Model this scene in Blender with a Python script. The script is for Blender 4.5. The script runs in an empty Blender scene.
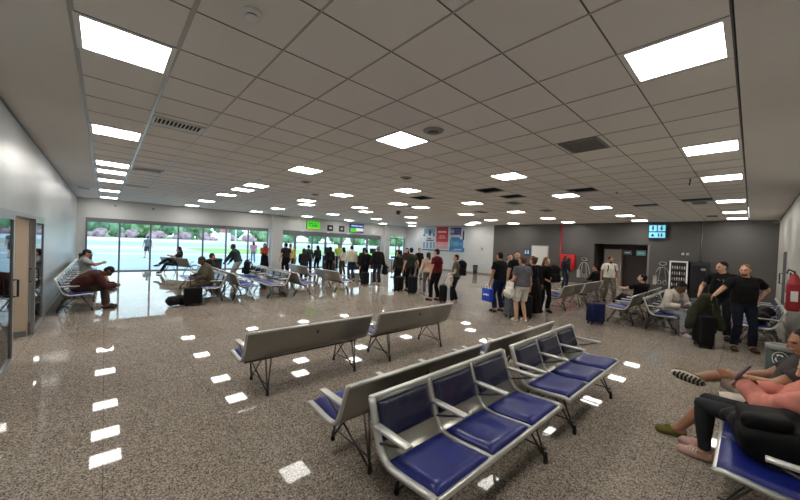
import bpy, bmesh, math, random
import numpy as np
from mathutils import Vector, Matrix, noise
random.seed(7)
SC = bpy.context.scene
COL = SC.collection

# ------------------------------------------------------------------ camera
EYE = 1.7954
CEIL = 3.331
def cam_axes(y, p, r):
    f = Vector((math.sin(y)*math.cos(p), math.cos(y)*math.cos(p), math.sin(p)))
    rt = Vector((math.cos(y), -math.sin(y), 0)); up = rt.cross(f)
    return rt*math.cos(r)+up*math.sin(r), -rt*math.sin(r)+up*math.cos(r), f
_R, _U, _F = cam_axes(0.741832, -0.016887, 0.040032)
cd = bpy.data.cameras.new('camera'); cam = bpy.data.objects.new('camera', cd); COL.objects.link(cam)
cd.sensor_width = 36; cd.lens = 322.773/800*36; cd.clip_start = .05; cd.clip_end = 2000
M = Matrix.Identity(4)
for i in range(3):
    M[i][0] = _R[i]; M[i][1] = _U[i]; M[i][2] = -_F[i]
M[0][3], M[1][3], M[2][3] = 0, 0, EYE
cam.matrix_world = M
SC.camera = cam
# ------------------------------------------------------------------ world, sun, exposure
w = bpy.data.worlds.new('sky'); SC.world = w; w.use_nodes = True
nt = w.node_tree; nt.nodes.clear()
wo = nt.nodes.new('ShaderNodeOutputWorld'); bg = nt.nodes.new('ShaderNodeBackground')
tc = nt.nodes.new('ShaderNodeTexCoord'); sx = nt.nodes.new('ShaderNodeSeparateXYZ'); rp = nt.nodes.new('ShaderNodeValToRGB')
nt.links.new(tc.outputs['Generated'], sx.inputs[0]); nt.links.new(sx.outputs['Z'], rp.inputs[0])
rp.color_ramp.elements[0].color = (.78, .93, 1, 1); rp.color_ramp.elements[1].color = (.42, .62, .85, 1)
rp.color_ramp.elements[1].position = .8
nt.links.new(rp.outputs[0], bg.inputs[0]); bg.inputs[1].default_value = 2.9
nt.links.new(bg.outputs[0], wo.inputs[0])
sd = bpy.data.lights.new('sun', 'SUN'); sd.energy = 1.2; sd.angle = .2; sd.color = (1, .97, .9)
so = bpy.data.objects.new('sun', sd); COL.objects.link(so); so.rotation_euler = (math.radians(-28), math.radians(20), 0)
SC.view_settings.view_transform = 'Standard'; SC.view_settings.look = 'None'
SC.view_settings.gamma = 1; SC.view_settings.use_curve_mapping = False
SC.view_settings.exposure = 0.0
LAMP = 25.0
try:
    SC.cycles.use_denoising = True
    SC.cycles.max_bounces = 8; SC.cycles.diffuse_bounces = 4; SC.cycles.transparent_max_bounces = 12
    SC.cycles.caustics_reflective = False
except Exception: pass

# ------------------------------------------------------------------ materials
MATS = {}
def mat(name, c, rough=.6, metal=0, spec=.5, var=0, vs=20, bump=0, bs=200, emit=0, coat=0):
    if name in MATS: return MATS[name]
    m = bpy.data.materials.new(name); m.use_nodes = True; n = m.node_tree; b = n.nodes['Principled BSDF']
    b.inputs['Base Color'].default_value = (*c, 1); b.inputs['Roughness'].default_value = rough
    b.inputs['Metallic'].default_value = metal; b.inputs['Specular IOR Level'].default_value = spec
    if coat: b.inputs['Coat Weight'].default_value = coat; b.inputs['Coat Roughness'].default_value = .05
    if emit:
        b.inputs['Emission Color'].default_value = (*c, 1); b.inputs['Emission Strength'].default_value = emit
    if var or bump:
        t = n.nodes.new('ShaderNodeTexCoord')
    if var:
        no = n.nodes.new('ShaderNodeTexNoise'); no.inputs['Scale'].default_value = vs; no.inputs['Detail'].default_value = 4
        n.links.new(t.outputs['Object'], no.inputs['Vector'])
        cr = n.nodes.new('ShaderNodeValToRGB'); cr.color_ramp.elements[0].position = .3; cr.color_ramp.elements[1].position = .7
        cr.color_ramp.elements[0].color = (*[max(0, v*(1-var)) for v in c], 1)
        cr.color_ramp.elements[1].color = (*[min(1, v*(1+var)) for v in c], 1)
        n.links.new(no.outputs['Fac'], cr.inputs[0]); n.links.new(cr.outputs[0], b.inputs['Base Color'])
    if bump:
        nb = n.nodes.new('ShaderNodeTexNoise'); nb.inputs['Scale'].default_value = bs; nb.inputs['Detail'].default_value = 3
        n.links.new(t.outputs['Object'], nb.inputs['Vector'])
        bp = n.nodes.new('ShaderNodeBump'); bp.inputs['Strength'].default_value = bump; bp.inputs['Distance'].default_value = .01
        n.links.new(nb.outputs['Fac'], bp.inputs['Height']); n.links.new(bp.outputs[0], b.inputs['Normal'])
    MATS[name] = m; return m
def srgb(r, g, b):
    f = lambda v: (v/255/12.92 if v < 10.3 else ((v/255+.055)/1.055)**2.4)
    return (f(r), f(g), f(b))
def math_node(n, op, a, b=None):
    k = n.nodes.new('ShaderNodeMath'); k.operation = op
    for i, v in enumerate((a, b)):
        if v is None: continue
        if isinstance(v, (int, float)): k.inputs[i].default_value = v
        else: n.links.new(v, k.inputs[i])
    return k.outputs[0]

def granite():
    m = bpy.data.materials.new('granite_floor'); m.use_nodes = True; n = m.node_tree; b = n.nodes['Principled BSDF']
    g = n.nodes.new('ShaderNodeNewGeometry')
    v = n.nodes.new('ShaderNodeTexVoronoi'); v.inputs['Scale'].default_value = 120
    n.links.new(g.outputs['Position'], v.inputs['Vector'])
    hs = n.nodes.new('ShaderNodeSeparateColor'); n.links.new(v.outputs['Color'], hs.inputs[0])
    cr = n.nodes.new('ShaderNodeValToRGB'); e = cr.color_ramp; e.interpolation = 'CONSTANT'
    e.elements[0].position = 0; e.elements[0].color = (*srgb(98, 90, 84), 1)
    e.elements[1].position = .2; e.elements[1].color = (*srgb(156, 145, 133), 1)
    for p, c in ((.42, (178, 167, 154)), (.62, (142, 131, 120)), (.78, (196, 187, 175)), (.93, (118, 107, 100))):
        q = e.elements.new(p); q.color = (*srgb(*c), 1)
    n.links.new(hs.outputs[0], cr.inputs[0])
    no = n.nodes.new('ShaderNodeTexNoise'); no.inputs['Scale'].default_value = 1.1; no.inputs['Detail'].default_value = 5
    n.links.new(g.outputs['Position'], no.inputs['Vector'])
    cr2 = n.nodes.new('ShaderNodeValToRGB'); cr2.color_ramp.elements[0].position = .3; cr2.color_ramp.elements[1].position = .75
    cr2.color_ramp.elements[0].color = (.86, .84, .82, 1); cr2.color_ramp.elements[1].color = (1.0, 1.0, 1.0, 1)
    n.links.new(no.outputs['Fac'], cr2.inputs[0])
    mx = n.nodes.new('ShaderNodeMix'); mx.data_type = 'RGBA'; mx.blend_type = 'MULTIPLY'; mx.inputs[0].default_value = 1
    n.links.new(cr.outputs[0], mx.inputs[6]); n.links.new(cr2.outputs[0], mx.inputs[7])
    # slab joints every 0.9 m
    s = n.nodes.new('ShaderNodeSeparateXYZ'); n.links.new(g.outputs['Position'], s.inputs[0])
    ms = []
    for ax, off in (('X', .38), ('Y', .1)):
        fr = math_node(n, 'FRACT', math_node(n, 'DIVIDE', math_node(n, 'ADD', s.outputs[ax], 50+off), .9))
        ms.append(math_node(n, 'LESS_THAN', fr, .004))
    jm = math_node(n, 'MAXIMUM', ms[0], ms[1])
    mj = n.nodes.new('ShaderNodeMix'); mj.data_type = 'RGBA'; n.links.new(jm, mj.inputs[0])
    n.links.new(mx.outputs[2], mj.inputs[6]); mj.inputs[7].default_value = (.10, .09, .08, 1)
    n.links.new(mj.outputs[2], b.inputs['Base Color'])
    b.inputs['Roughness'].default_value = .03; b.inputs['Specular IOR Level'].default_value = .12
    nb = n.nodes.new('ShaderNodeTexNoise'); nb.inputs['Scale'].default_value = .8
    n.links.new(g.outputs['Position'], nb.inputs['Vector'])
    bp = n.nodes.new('ShaderNodeBump'); bp.inputs['Strength'].default_value = .006; bp.inputs['Distance'].default_value = .02
    n.links.new(nb.outputs['Fac'], bp.inputs['Height']); n.links.new(bp.outputs[0], b.inputs['Normal'])
    return m
PITCH = .6195; GX0 = -.2; GY0 = .15
def tile_mat():
    m = bpy.data.materials.new('ceiling_tile'); m.use_nodes = True; n = m.node_tree; b = n.nodes['Principled BSDF']
    g = n.nodes.new('ShaderNodeNewGeometry'); s = n.nodes.new('ShaderNodeSeparateXYZ'); n.links.new(g.outputs['Position'], s.inputs[0])
    no = n.nodes.new('ShaderNodeTexWhiteNoise'); no.noise_dimensions = '2D'
    fx = math_node(n, 'FLOOR', math_node(n, 'DIVIDE', math_node(n, 'ADD', s.outputs['X'], -GX0), PITCH))
    fy = math_node(n, 'FLOOR', math_node(n, 'DIVIDE', math_node(n, 'ADD', s.outputs['Y'], -GY0), PITCH))
    cb = n.nodes.new('ShaderNodeCombineXYZ'); n.links.new(fx, cb.inputs[0]); n.links.new(fy, cb.inputs[1]); n.links.new(cb.outputs[0], no.inputs['Vector'])
    cr = n.nodes.new('ShaderNodeValToRGB'); cr.color_ramp.elements[0].color = (.81, .79, .75, 1); cr.color_ramp.elements[1].color = (.86, .84, .80, 1)
    n.links.new(no.outputs['Value'], cr.inputs[0]); n.links.new(cr.outputs[0], b.inputs['Base Color'])
    b.inputs['Roughness'].default_value = .9
    return m
FLOOR = granite(); TILE = tile_mat()
WHITE = mat('white_paint', srgb(197, 199, 199), .55, var=.03, vs=2)
LEFTW = mat('left_wall_paint', srgb(164, 168, 170), .32, var=.04, vs=1.5, bump=.02, bs=2)
RIGHTW = mat('right_wall_paint', srgb(196, 193, 186), .5, var=.05, vs=2.2)
GYPS = mat('gypsum_ceiling', srgb(224, 221, 216), .85, var=.02, vs=1)
DARKW = mat('dark_wall_paint', srgb(86, 83, 81), .6, var=.05, vs=1.5)
BROWN = mat('recess_brown', srgb(58, 48, 46), .5, var=.1, vs=3)
BEIGE = mat('beige_door', srgb(160, 152, 140), .5, var=.03)
TAN = mat('tan_partition', srgb(176, 160, 142), .6, var=.04, vs=2)
ALU = mat('aluminium_frame', srgb(150, 152, 154), .35, .6)
DKALU = mat('grey_frame', srgb(112, 114, 118), .4, .3)
STEEL = mat('bench_sheet', srgb(150, 148, 141), .3, .75, var=.03, vs=6)
RAIL = mat('bench_rail', srgb(205, 205, 200), .32, .45)
LEG = mat('bench_leg', srgb(92, 90, 86), .35, .8)
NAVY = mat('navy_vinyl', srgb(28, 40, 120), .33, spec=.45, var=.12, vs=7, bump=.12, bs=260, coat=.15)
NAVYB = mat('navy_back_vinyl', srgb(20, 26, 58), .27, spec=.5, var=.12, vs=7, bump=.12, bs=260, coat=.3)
BLACK = mat('black_plastic', srgb(22, 22, 24), .45)
BLKM = mat('black_matte', srgb(14, 14, 15), .8, var=.2)
GRIL = mat('grille_metal', srgb(150, 148, 144), .5, .3)
RED = mat('red_paint', srgb(196, 20, 26), .35)
MWHITE = mat('plain_white', srgb(232, 232, 230), .5)
TBAR = mat('ceiling_t_bar', srgb(176, 174, 170), .3, .6)
TGAP = mat('ceiling_joint', srgb(112, 107, 101), .8)
LITE = mat('panel_light', (1, .965, .90), emit=LAMP)
def glass_mat(name, tint, g=.10):
    m = bpy.data.materials.new(name); m.use_nodes = True; n = m.node_tree; n.nodes.clear()
    o = n.nodes.new('ShaderNodeOutputMaterial'); mx = n.nodes.new('ShaderNodeMixShader'); t = n.nodes.new('ShaderNodeBsdfTransparent')
    gl = n.nodes.new('ShaderNodeBsdfGlossy'); gl.inputs['Roughness'].default_value = .02; t.inputs[0].default_value = (*tint, 1)
    fr = n.nodes.new('ShaderNodeFresnel'); fr.inputs[0].default_value = 1.5
    sc = math_node(n, 'MAXIMUM', fr.outputs[0], g)
    n.links.new(sc, mx.inputs[0]); n.links.new(t.outputs[0], mx.inputs[1]); n.links.new(gl.outputs[0], mx.inputs[2]); n.links.new(mx.outputs[0], o.inputs[0])
    return m
GLASS = glass_mat('window_glass', (.86, .97, .98), .05)
GLASSD = glass_mat('door_glass', (.55, .66, .68), .22)

# ------------------------------------------------------------------ mesh helpers
class MB:
    def __init__(s): s.v = []; s.f = []; s.m = []; s.mats = []; s.sm = []
    def mi(s, m):
        if m not in s.mats: s.mats.append(m)
        return s.mats.index(m)
    def add(s, vs, fs, m=None, smooth=False):
        o = len(s.v); s.v += [tuple(v) for v in vs]
        k = s.mi(m)
        for f in fs: s.f.append(tuple(i+o for i in f)); s.m.append(k); s.sm.append(smooth)
        return s
    def box(s, x0, x1, y0, y1, z0, z1, m=None):
        vs = [(x, y, z) for x in (x0, x1) for y in (y0, y1) for z in (z0, z1)]
        return s.add(vs, [(0, 1, 3, 2), (4, 6, 7, 5), (0, 4, 5, 1), (2, 3, 7, 6), (0, 2, 6, 4), (1, 5, 7, 3)], m)
    def rbox(s, x0, x1, y0, y1, z0, z1, r, m=None, seg=3, mtx=None):
        bm = bmesh.new(); bmesh.ops.create_cube(bm, size=1)
        for v in bm.verts: v.co = Vector(((x0+x1)/2+v.co.x*(x1-x0), (y0+y1)/2+v.co.y*(y1-y0), (z0+z1)/2+v.co.z*(z1-z0)))
        bmesh.ops.bevel(bm, geom=bm.edges[:], offset=r, segments=seg, profile=.5, affect='EDGES')
        if mtx: bm.transform(mtx)
        bm.verts.index_update()
        s.add([v.co.copy() for v in bm.verts], [[v.index for v in f.verts] for f in bm.faces], m, True); bm.free(); return s
    def tube(s, pts, r, m=None, n=8, r2=None, cap=True):
        pts = [Vector(p) for p in pts]; L = len(pts); vs = []; fs = []
        prev = None
        for i, p in enumerate(pts):
            d = (pts[min(i+1, L-1)]-pts[max(i-1, 0)]).normalized()
            if prev is None:
                a = Vector((0, 0, 1)) if abs(d.z) < .9 else Vector((1, 0, 0)); u = d.cross(a).normalized()
            else:
                u = (prev-d*prev.dot(d)).normalized()
            prev = u; vv = d.cross(u)
            rr = r if r2 is None else r+(r2-r)*i/(L-1)
            for k in range(n):
                t = 2*math.pi*k/n; vs.append(p+u*math.cos(t)*rr+vv*math.sin(t)*rr)
        for i in range(L-1):
            for k in range(n):
                fs.append((i*n+k, i*n+(k+1) % n, (i+1)*n+(k+1) % n, (i+1)*n+k))
        if cap: fs.append(tuple(range(n))[::-1]); fs.append(tuple(range((L-1)*n, L*n)))
        return s.add(vs, fs, m, True)
    def lathe(s, prof, c=(0, 0, 0), m=None, n=24, axis='z'):
        vs = []; fs = []
        for r, z in prof:
            for k in range(n):
                t = 2*math.pi*k/n; a, b = r*math.cos(t), r*math.sin(t)
                q = (a, b, z) if axis == 'z' else ((z, a, b) if axis == 'x' else (a, z, b))
                vs.append(Vector(q)+Vector(c))
        for i in range(len(prof)-1):
            for k in range(n): fs.append((i*n+k, i*n+(k+1) % n, (i+1)*n+(k+1) % n, (i+1)*n+k))
        if prof[0][0] > 1e-4: fs.append(tuple(range(n))[::-1])
        if prof[-1][0] > 1e-4: fs.append(tuple(range((len(prof)-1)*n, len(prof)*n)))
        return s.add(vs, fs, m, True)
    def ell(s, c, r, m=None, n=12, mtx=None):
        vs = []; fs = []; h = n//2
        for i in range(h+1):
            a = math.pi*i/h
            for k in range(n):
                t = 2*math.pi*k/n
                v = Vector((r[0]*math.sin(a)*math.cos(t), r[1]*math.sin(a)*math.sin(t), r[2]*math.cos(a)))
                if mtx: v = mtx @ v
                vs.append(v+Vector(c))
        for i in range(h):
            for k in range(n): fs.append((i*n+k, (i+1)*n+k, (i+1)*n+(k+1) % n, i*n+(k+1) % n))
        return s.add(vs, fs, m, True)
    def rc(s, a, b, ra, rb, m=None, n=12):
        a, b = Vector(a), Vector(b); d = b-a; L = d.length
        if L < 1e-6: return s.ell(a, (ra, ra, ra), m)
        d /= L; up = Vector((0, 0, 1)) if abs(d.z) < .9 else Vector((1, 0, 0)); u = d.cross(up).normalized(); v = d.cross(u)
        rings = [(a-d*ra*math.cos(t), ra*math.sin(t)) for t in (0.02, .4, .8, 1.2, 1.57)] + [(b+d*rb*math.cos(t), rb*math.sin(t)) for t in (1.57, 1.2, .8, .4, .02)]
        vs = []; fs = []
        for p, r in rings:
            for k in range(n): t = 2*math.pi*k/n; vs.append(p+u*math.cos(t)*r+v*math.sin(t)*r)
        for i in range(len(rings)-1):
            for k in range(n): fs.append((i*n+k, (i+1)*n+k, (i+1)*n+(k+1) % n, i*n+(k+1) % n))
        fs.append(tuple(range(n))); fs.append(tuple(range((len(rings)-1)*n, len(rings)*n))[::-1])
        return s.add(vs, fs, m, True)
    def loft(s, rings, m=None):
        n = len(rings[0]); vs = [p for r in rings for p in r]; fs = []
        for i in range(len(rings)-1):
            for k in range(n): fs.append((i*n+k, i*n+(k+1) % n, (i+1)*n+(k+1) % n, (i+1)*n+k))
        fs.append(tuple(range(n))[::-1]); fs.append(tuple(range((len(rings)-1)*n, len(rings)*n)))
        return s.add(vs, fs, m, True)
    def build(s, name, m=None, parent=None):
        me = bpy.data.meshes.new(name); me.from_pydata([tuple(v) for v in s.v], [], s.f)
        for q in (s.mats if any(s.mats) else [m]): me.materials.append(q or m)
        me.polygons.foreach_set('material_index', s.m); me.polygons.foreach_set('use_smooth', s.sm); me.update()
        bm = bmesh.new(); bm.from_mesh(me); bmesh.ops.recalc_face_normals(bm, faces=bm.faces[:]); bm.to_mesh(me); bm.free()
        o = bpy.data.objects.new(name, me); COL.objects.link(o)
        if parent: o.parent = parent
        return o
def empty(name, loc=(0, 0, 0), rz=0):
    o = bpy.data.objects.new(name, None); COL.objects.link(o); o.location = loc; o.rotation_euler = (0, 0, math.radians(rz)); o.empty_display_size = .1
    return o
def tag(o, label, cat, group=None, kind=None):
    if label: o['label'] = label
    if cat: o['category'] = cat
    if group: o['group'] = group
    if kind: o['kind'] = kind
    return o
def struct(o, label=None):
    o['kind'] = 'structure'
    if label: o['label'] = label
    return o
def copy_tree(o, parent=None):
    c = o.copy(); COL.objects.link(c)
    if parent:
        c.parent = parent
    for ch in list(o.children): copy_tree(ch, c)
    return c
# ------------------------------------------------------------------ room shell
XL, YW, XD, YR = -.918, 20.15, 19.09, -.667
XB = -.918  # wall planes
struct(MB().box(XL-4, XD+3, YR-.3, YW+.12, -.2, 0).build('floor', FLOOR), 'polished speckled granite floor')
# ceiling: tile field with real openings, gypsum border
LCELLS = [(0,5),(0,10),(0,15),(0,17),(0,20),(0,25),(0,30),(5,30),(5,10),(5,15),(5,17),(5,20),(5,25),(9,14),(9,18),(10,20),(10,25),(10,30),
 (13,18),(15,20),(15,25),(15,30),(20,30),(20,25),(25,30),(13,14),(10,10),(5,5),(10,5),(15,10),(20,10),(15,5),(25,10),(20,5),(20,14),(25,15),
 (29,15),(29,10),(15,14),(20,20),(25,25),(29,29),(27,18),(29,20),(25,5),(29,5),(5,0),(10,0),(14,0),(20,0),(25,0),(29,0),(0,0)]
HOLES = [(12,7),(14,7),(14,4),(12,11),(20,3),(19,1)]
NI, NJ = 31, 32
def cell(i, j): return GX0+i*PITCH, GY0+j*PITCH
ct = MB(); jb = MB(); tb = MB()
XE = GX0+NI*PITCH; YE = GY0+NJ*PITCH
for i in range(NI):
    for j in range(NJ):
        if (i, j) in LCELLS or (i, j) in HOLES: continue
        x, y = cell(i, j)
        ct.add([(x+.004, y+.004, CEIL), (x+.004, y+PITCH-.004, CEIL), (x+PITCH-.004, y+PITCH-.004, CEIL), (x+PITCH-.004, y+.004, CEIL)], [(0, 1, 2, 3)])
ct.v  # tiles
co = ct.build('ceiling', TILE); struct(co, 'suspended ceiling of square mineral tiles')
for j in range(NJ+1): jb.box(GX0, XE, GY0+j*PITCH-.005, GY0+j*PITCH+.005, CEIL-.003, CEIL+.02)
for i in range(NI+1):
    wv = .015 if i in (0, 1) else .007
    tb.box(GX0+i*PITCH-wv, GX0+i*PITCH+wv, GY0, YE, CEIL-.005, CEIL+.02)
o = jb.build('trim_1', TGAP); struct(o, 'dark cross joints of the ceiling grid')
o = tb.build('trim_2', TBAR); struct(o, 'metal runners of the ceiling grid')
g = MB()
g.box(XL-.1, GX0-.016, YR-.1, YW+.1, CEIL-.01, CEIL+.1); g.box(GX0-.016, XD+.1, YR-.1, GY0-.016, CEIL-.01, CEIL+.1)
g.box(XE+.01, XD+.1, GY0-.016, YW+.1, CEIL-.002, CEIL+.1); g.box(GX0-.016, XE+.01, YE+.006, YW+.1, CEIL-.002, CEIL+.1)
struct(g.build('trim_3', GYPS), 'plain gypsum border of the ceiling')
struct(MB().box(XL-.1, XD+.1, YR-.1, YW+.1, CEIL+.55, CEIL+.65).build('ceiling_slab', BLKM))
# left wall with glass door opening Y 5.2..9.35, z<2.0
DY0, DY1, DH = 4.6, 9.38, 2.0
g = MB(); g.box(XL-.15, XL, YR-.2, DY0, 0, CEIL); g.box(XL-.15, XL, DY1, YW+.1, 0, CEIL); g.box(XL-.15, XL, DY0, DY1, DH, CEIL)
struct(g.build('wall_left', LEFTW), 'pale glossy left wall')
struct(MB().box(XL-.012, XL+.012, DY1, YW, 0, .10).build('baseboard_left', mat('baseboard', srgb(150, 146, 140), .4)))
struct(MB().box(XL-.001, XL+.012, YR, YW, CEIL-.05, CEIL-.025).build('trim_4', DKALU), 'thin grey strip along the left wall top')  # thin grey strip just below the ceiling
# room behind the door
g = MB(); g.box(XL-2.6, XL-2.5, 4.4, 10, 0, 2.6); g.box(XL-.36, XL-.02, 8.17, 8.27, 0, 2.55); g.box(XL-2.5, XL-.15, 9.9, 10, 0, 2.6)
g.box(XL-2.5, XL-.15, 4.4, 4.5, 0, 2.6); g.box(XL-2.6, XL-.15, 4.4, 10, 2.55, 2.65)
struct(g.build('wall_office', TAN), 'tan partition seen through the open glass door')
struct(MB().box(XL-.36, XL-.02, 8.155, 8.17, 0, .1).build('baseboard_office', DKALU))
def glass_leaf(name, w_, h, label, handle_x, rz, loc):
    t = empty(name, loc, rz); struct(t, label)
    f = MB(); f.box(0, .06, -.02, .02, 0, h); f.box(w_-.06, w_, -.02, .02, 0, h); f.box(.06, w_-.06, -.02, .02, h-.06, h); f.box(.06, w_-.06, -.02, .02, 0, .09)
    f.build('door_frame', ALU, t)
    MB().box(.06, w_-.06, -.004, .004, .09, h-.06).build('glass_pane', GLASSD, t)
    hd = MB()
    for sg in (-1, 1):
        hd.tube([(handle_x, sg*.02, .9), (handle_x, sg*.06, .9), (handle_x, sg*.06, 1.12), (handle_x, sg*.02, 1.12)], .012)
    hd.build('handle', BLACK, t)
    return t
glass_leaf('door_1', 1.06, 1.97, 'far glass door leaf with dark handle', .03, 90, (XL+.03, 8.3, .01))
glass_leaf('door_2', 1.6, 1.97, 'near glass door leaf at the left edge', 1.56, 90, (XL+.03, 4.95, .01))
struct(MB().box(XL-.02, XL+.05, DY0, DY1, 1.98, 2.03).build('trim_5', ALU), 'door head rail')
oc = empty('ceiling_light', (XL-1.2, 7.2, 2.545)); tag(oc, 'unseen lit panel added on the office ceiling behind the glass door', 'ceiling light')  # unseen panel, added to brighten the office behind the door glass
MB().box(-.3, .3, -.3, .3, -.02, 0).build('diffuser', LITE, oc)
# window wall
g = MB(); y0, y1 = YW, YW+.2
for a, b, z0, z1 in [(XL-.15, -.63, 0, 2.46), (XL-.15, XD+.1, 2.44, CEIL), (7.5, 8.24, 0, 2.46), (16.3, 17.1, 0, 2.46), (18.95, XD+.1, 0, 2.46), (17.1, 18.95, 0, .5)]:
    g.box(a, b, y0, y1, z0, z1)
struct(g.build('wall_window_side', WHITE), 'white wall around the airfield windows')
struct(MB().box(7.56, 8.2, YW-.35, YW+.02, 0, CEIL).build('trim_6', WHITE), 'white column between window bands')
struct(MB().box(16.5, 17.05, YW-.3, YW+.02, 0, CEIL).build('trim_7', WHITE), 'white column near the far corner')
def window(name, xa, xb, z0, gt, ht, muls, wide, label):
    t = struct(empty(name, (0, 0, 0)), label)
    f = MB(); Y0 = YW-.03; Y1 = YW+.08
    f.box(xa, xb, Y0, Y1, gt, ht); f.box(xa, xa+.06, Y0, Y1, z0, gt); f.box(xb-.06, xb, Y0, Y1, z0, gt); f.box(xa, xb, Y0, Y1, z0, z0+.05)
    for x in muls:
        h = .07 if x in wide else .035
        f.box(x-h, x+h, Y0, Y1, z0+.05, gt)
    f.build('window_frame', DKALU, t)
    MB().add([(xa, YW+.03, z0), (xb, YW+.03, z0), (xb, YW+.03, gt), (xa, YW+.03, gt)], [(0, 1, 2, 3)]).build('window_pane', GLASS, t)
window('window_1', -.63, 7.42, 0, 2.27, 2.46, [.52, 1.68, 2.82, 3.94, 5.08, 6.26], [], 'floor to ceiling window band on the left')
window('window_2', 8.24, 16.3, 0, 2.12, 2.42, [9.17, 10.37, 11.39, 12.65, 13.69, 14.98], [9.17, 11.39, 12.65, 14.98], 'glazed band behind the check-in')
window('window_3', 17.1, 18.95, .5, 2.22, 2.3, [18.0], [], 'small corner window')
# far wall: white part and dark part with recess
g = MB(); g.box(XD, XD+.2, 11.66, YW+.1, 0, CEIL)
struct(g.build('wall_far_white', WHITE), 'white far wall')
g = MB()
for a, b, z0, z1 in [(5.65, 11.66, 0, CEIL), (3.34, 5.65, 2.25, CEIL), (YR-.1, 3.34, 0, CEIL)]: g.box(XD, XD+.2, a, b, z0, z1)
struct(g.build('wall_far_dark', DARKW), 'dark grey far wall')
g = MB(); g.box(XD+1.3, XD+1.4, 3.2, 5.8, 0, 2.4); g.box(XD+.2, XD+1.3, 5.65, 5.75, 0, 2.4); g.box(XD+.2, XD+1.3, 3.24, 3.34, 0, 2.4); g.box(XD+.2, XD+1.4, 3.24, 5.75, 2.25, 2.4)
struct(g.build('wall_recess', BROWN), 'dark brown recess in the far wall')
struct(MB().box(XD+.9, XD+1.3, 4.62, 5.42, 0, 2.0).build('door_3', BEIGE), 'pale door panel inside the recess')
struct(MB().box(XD-.02, XD+.2, 3.30, 3.37, 0, 2.25).build('trim_8', mat('jamb', srgb(130, 128, 124), .5)), 'light jamb of the recess')
t = struct(empty('door_4', (XD, 8.53, 0)), 'plain white door in the dark wall')
MB().box(-.03, 0, -.52, .52, 0, 2.08).build('door_frame', mat('doorframe', srgb(150, 150, 146), .5), t)
MB().box(-.05, -.02, -.46, .46, .01, 2.03).build('door_panel', mat('white_door', srgb(215, 214, 208), .45), t)
MB().tube([(-.05, -.38, 1.0), (-.1, -.38, 1.0), (-.1, -.26, 1.0)], .011).build('door_handle', LEG, t)
BB = mat('baseboard_far', srgb(140, 132, 122), .4)
struct(MB().box(XD-.015, XD, 5.65, YW, 0, .09).build('baseboard_far', BB))
struct(MB().box(XD-.015, XD, YR, 3.34, 0, .09).build('baseboard_far_right', BB))
# right wall and rear
struct(MB().box(XL-.2, XD+.2, YR-.2, YR, 0, CEIL).build('wall_right', RIGHTW), 'pale right wall')
struct(MB().box(XL, XD, YR, YR+.012, 0, .1).build('baseboard_right', BB))
struct(MB().box(XL, XD, YR, YR+.012, CEIL-.05, CEIL-.025).build('trim_9', DKALU))

# ------------------------------------------------------------------ outside
def gm(name, c, var=.12, vs=.4): return mat(name, c, .9, var=var, vs=vs)
def ground(name, x0, x1, ya, yb, z, m, label):
    o = MB().box(x0, x1, ya, yb, z-.3, z).build(name, m); struct(o, label); return o
ground('ground_apron', -60, 120, YW+.12, 48, -.03, gm('tarmac', srgb(176, 186, 190)), 'grey concrete apron outside')
ground('ground_soil', -60, 160, 48, 64, -.02, gm('soil', srgb(206, 188, 180)), 'pinkish bare soil strip')
ground('ground_taxiway', -80, 260, 64, 100, -.02, gm('taxi', srgb(168, 178, 168)), 'grey green verge')
ground('ground_runway', -200, 500, 100, 190, -.02, gm('runway', srgb(215, 222, 222), .05), 'pale concrete runway')
ground('ground_far', -400, 900, 190, 600, -.02, gm('farland', srgb(120, 140, 90)), 'far grassland')
ground('lawn', 9, 120, 41, 58, .0, gm('lawn', srgb(142, 186, 92)), 'bright green lawn strip')
ground('ground_line', -60, 120, 37, 39.5, -.02, gm('pale_line', srgb(216, 222, 224), .04), 'pale band on the apron')
LEAF = [mat('leaf_%s' % n, c, .8, var=.25, vs=.5) for n, c in (('deep', srgb(122, 164, 128)), ('mid', srgb(142, 180, 140)), ('light', srgb(150, 186, 138)))]  # pale leaf tones, distance haze painted into the colours
PINK = mat('pink_scrub', srgb(196, 164, 168), .9, var=.2, vs=.6); BARK = mat('bark', srgb(96, 80, 66), .9)
def crown(rad, hgt, n, seed, m):
    rnd = random.Random(seed); mb = MB(); bl = []
    for k in range(9):
        a = rnd.uniform(0, 6.28); r = rad*rnd.uniform(.1, .6)
        bl.append((Vector((r*math.cos(a), r*math.sin(a), hgt*rnd.uniform(.35, .75))), rad*rnd.uniform(.35, .5)))
    for c, r in bl: mb.ell(c, (r*.85, r*.85, r*.7), m, 8)
    for k in range(n):
        c, r = rnd.choice(bl); d = Vector((rnd.gauss(0, 1), rnd.gauss(0, 1), rnd.gauss(0, 1))).normalized(); p = c+Vector((d.x*r, d.y*r, d.z*r*.85))*rnd.uniform(.8, 1.08)
        s_ = rad*rnd.uniform(.05, .10); u = d.cross(Vector((rnd.gauss(0, 1), rnd.gauss(0, 1), rnd.gauss(0, 1)))).normalized(); v = d.cross(u)
        u = (u+d*rnd.uniform(-.6, .6))*s_; v = v*s_
        mb.add([p-u-v, p+u-v*.6, p+u*.7+v, p-u*.8+v], [(0, 1, 2, 3)], m)
    return mb
protos = []
for k in range(3):
    t = empty('broadleaf_tree')
    crown(6, 10, 500, 10+k, LEAF[k]).build('foliage', LEAF[k], t)
    MB().tube([(0, 0, 0), (.1, .1, 2.5), (-.1, 0, 5)], .35, r2=.18).build('trunk', BARK, t)
    protos.append(t)
TREES = []
rnd = random.Random(3)
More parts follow.
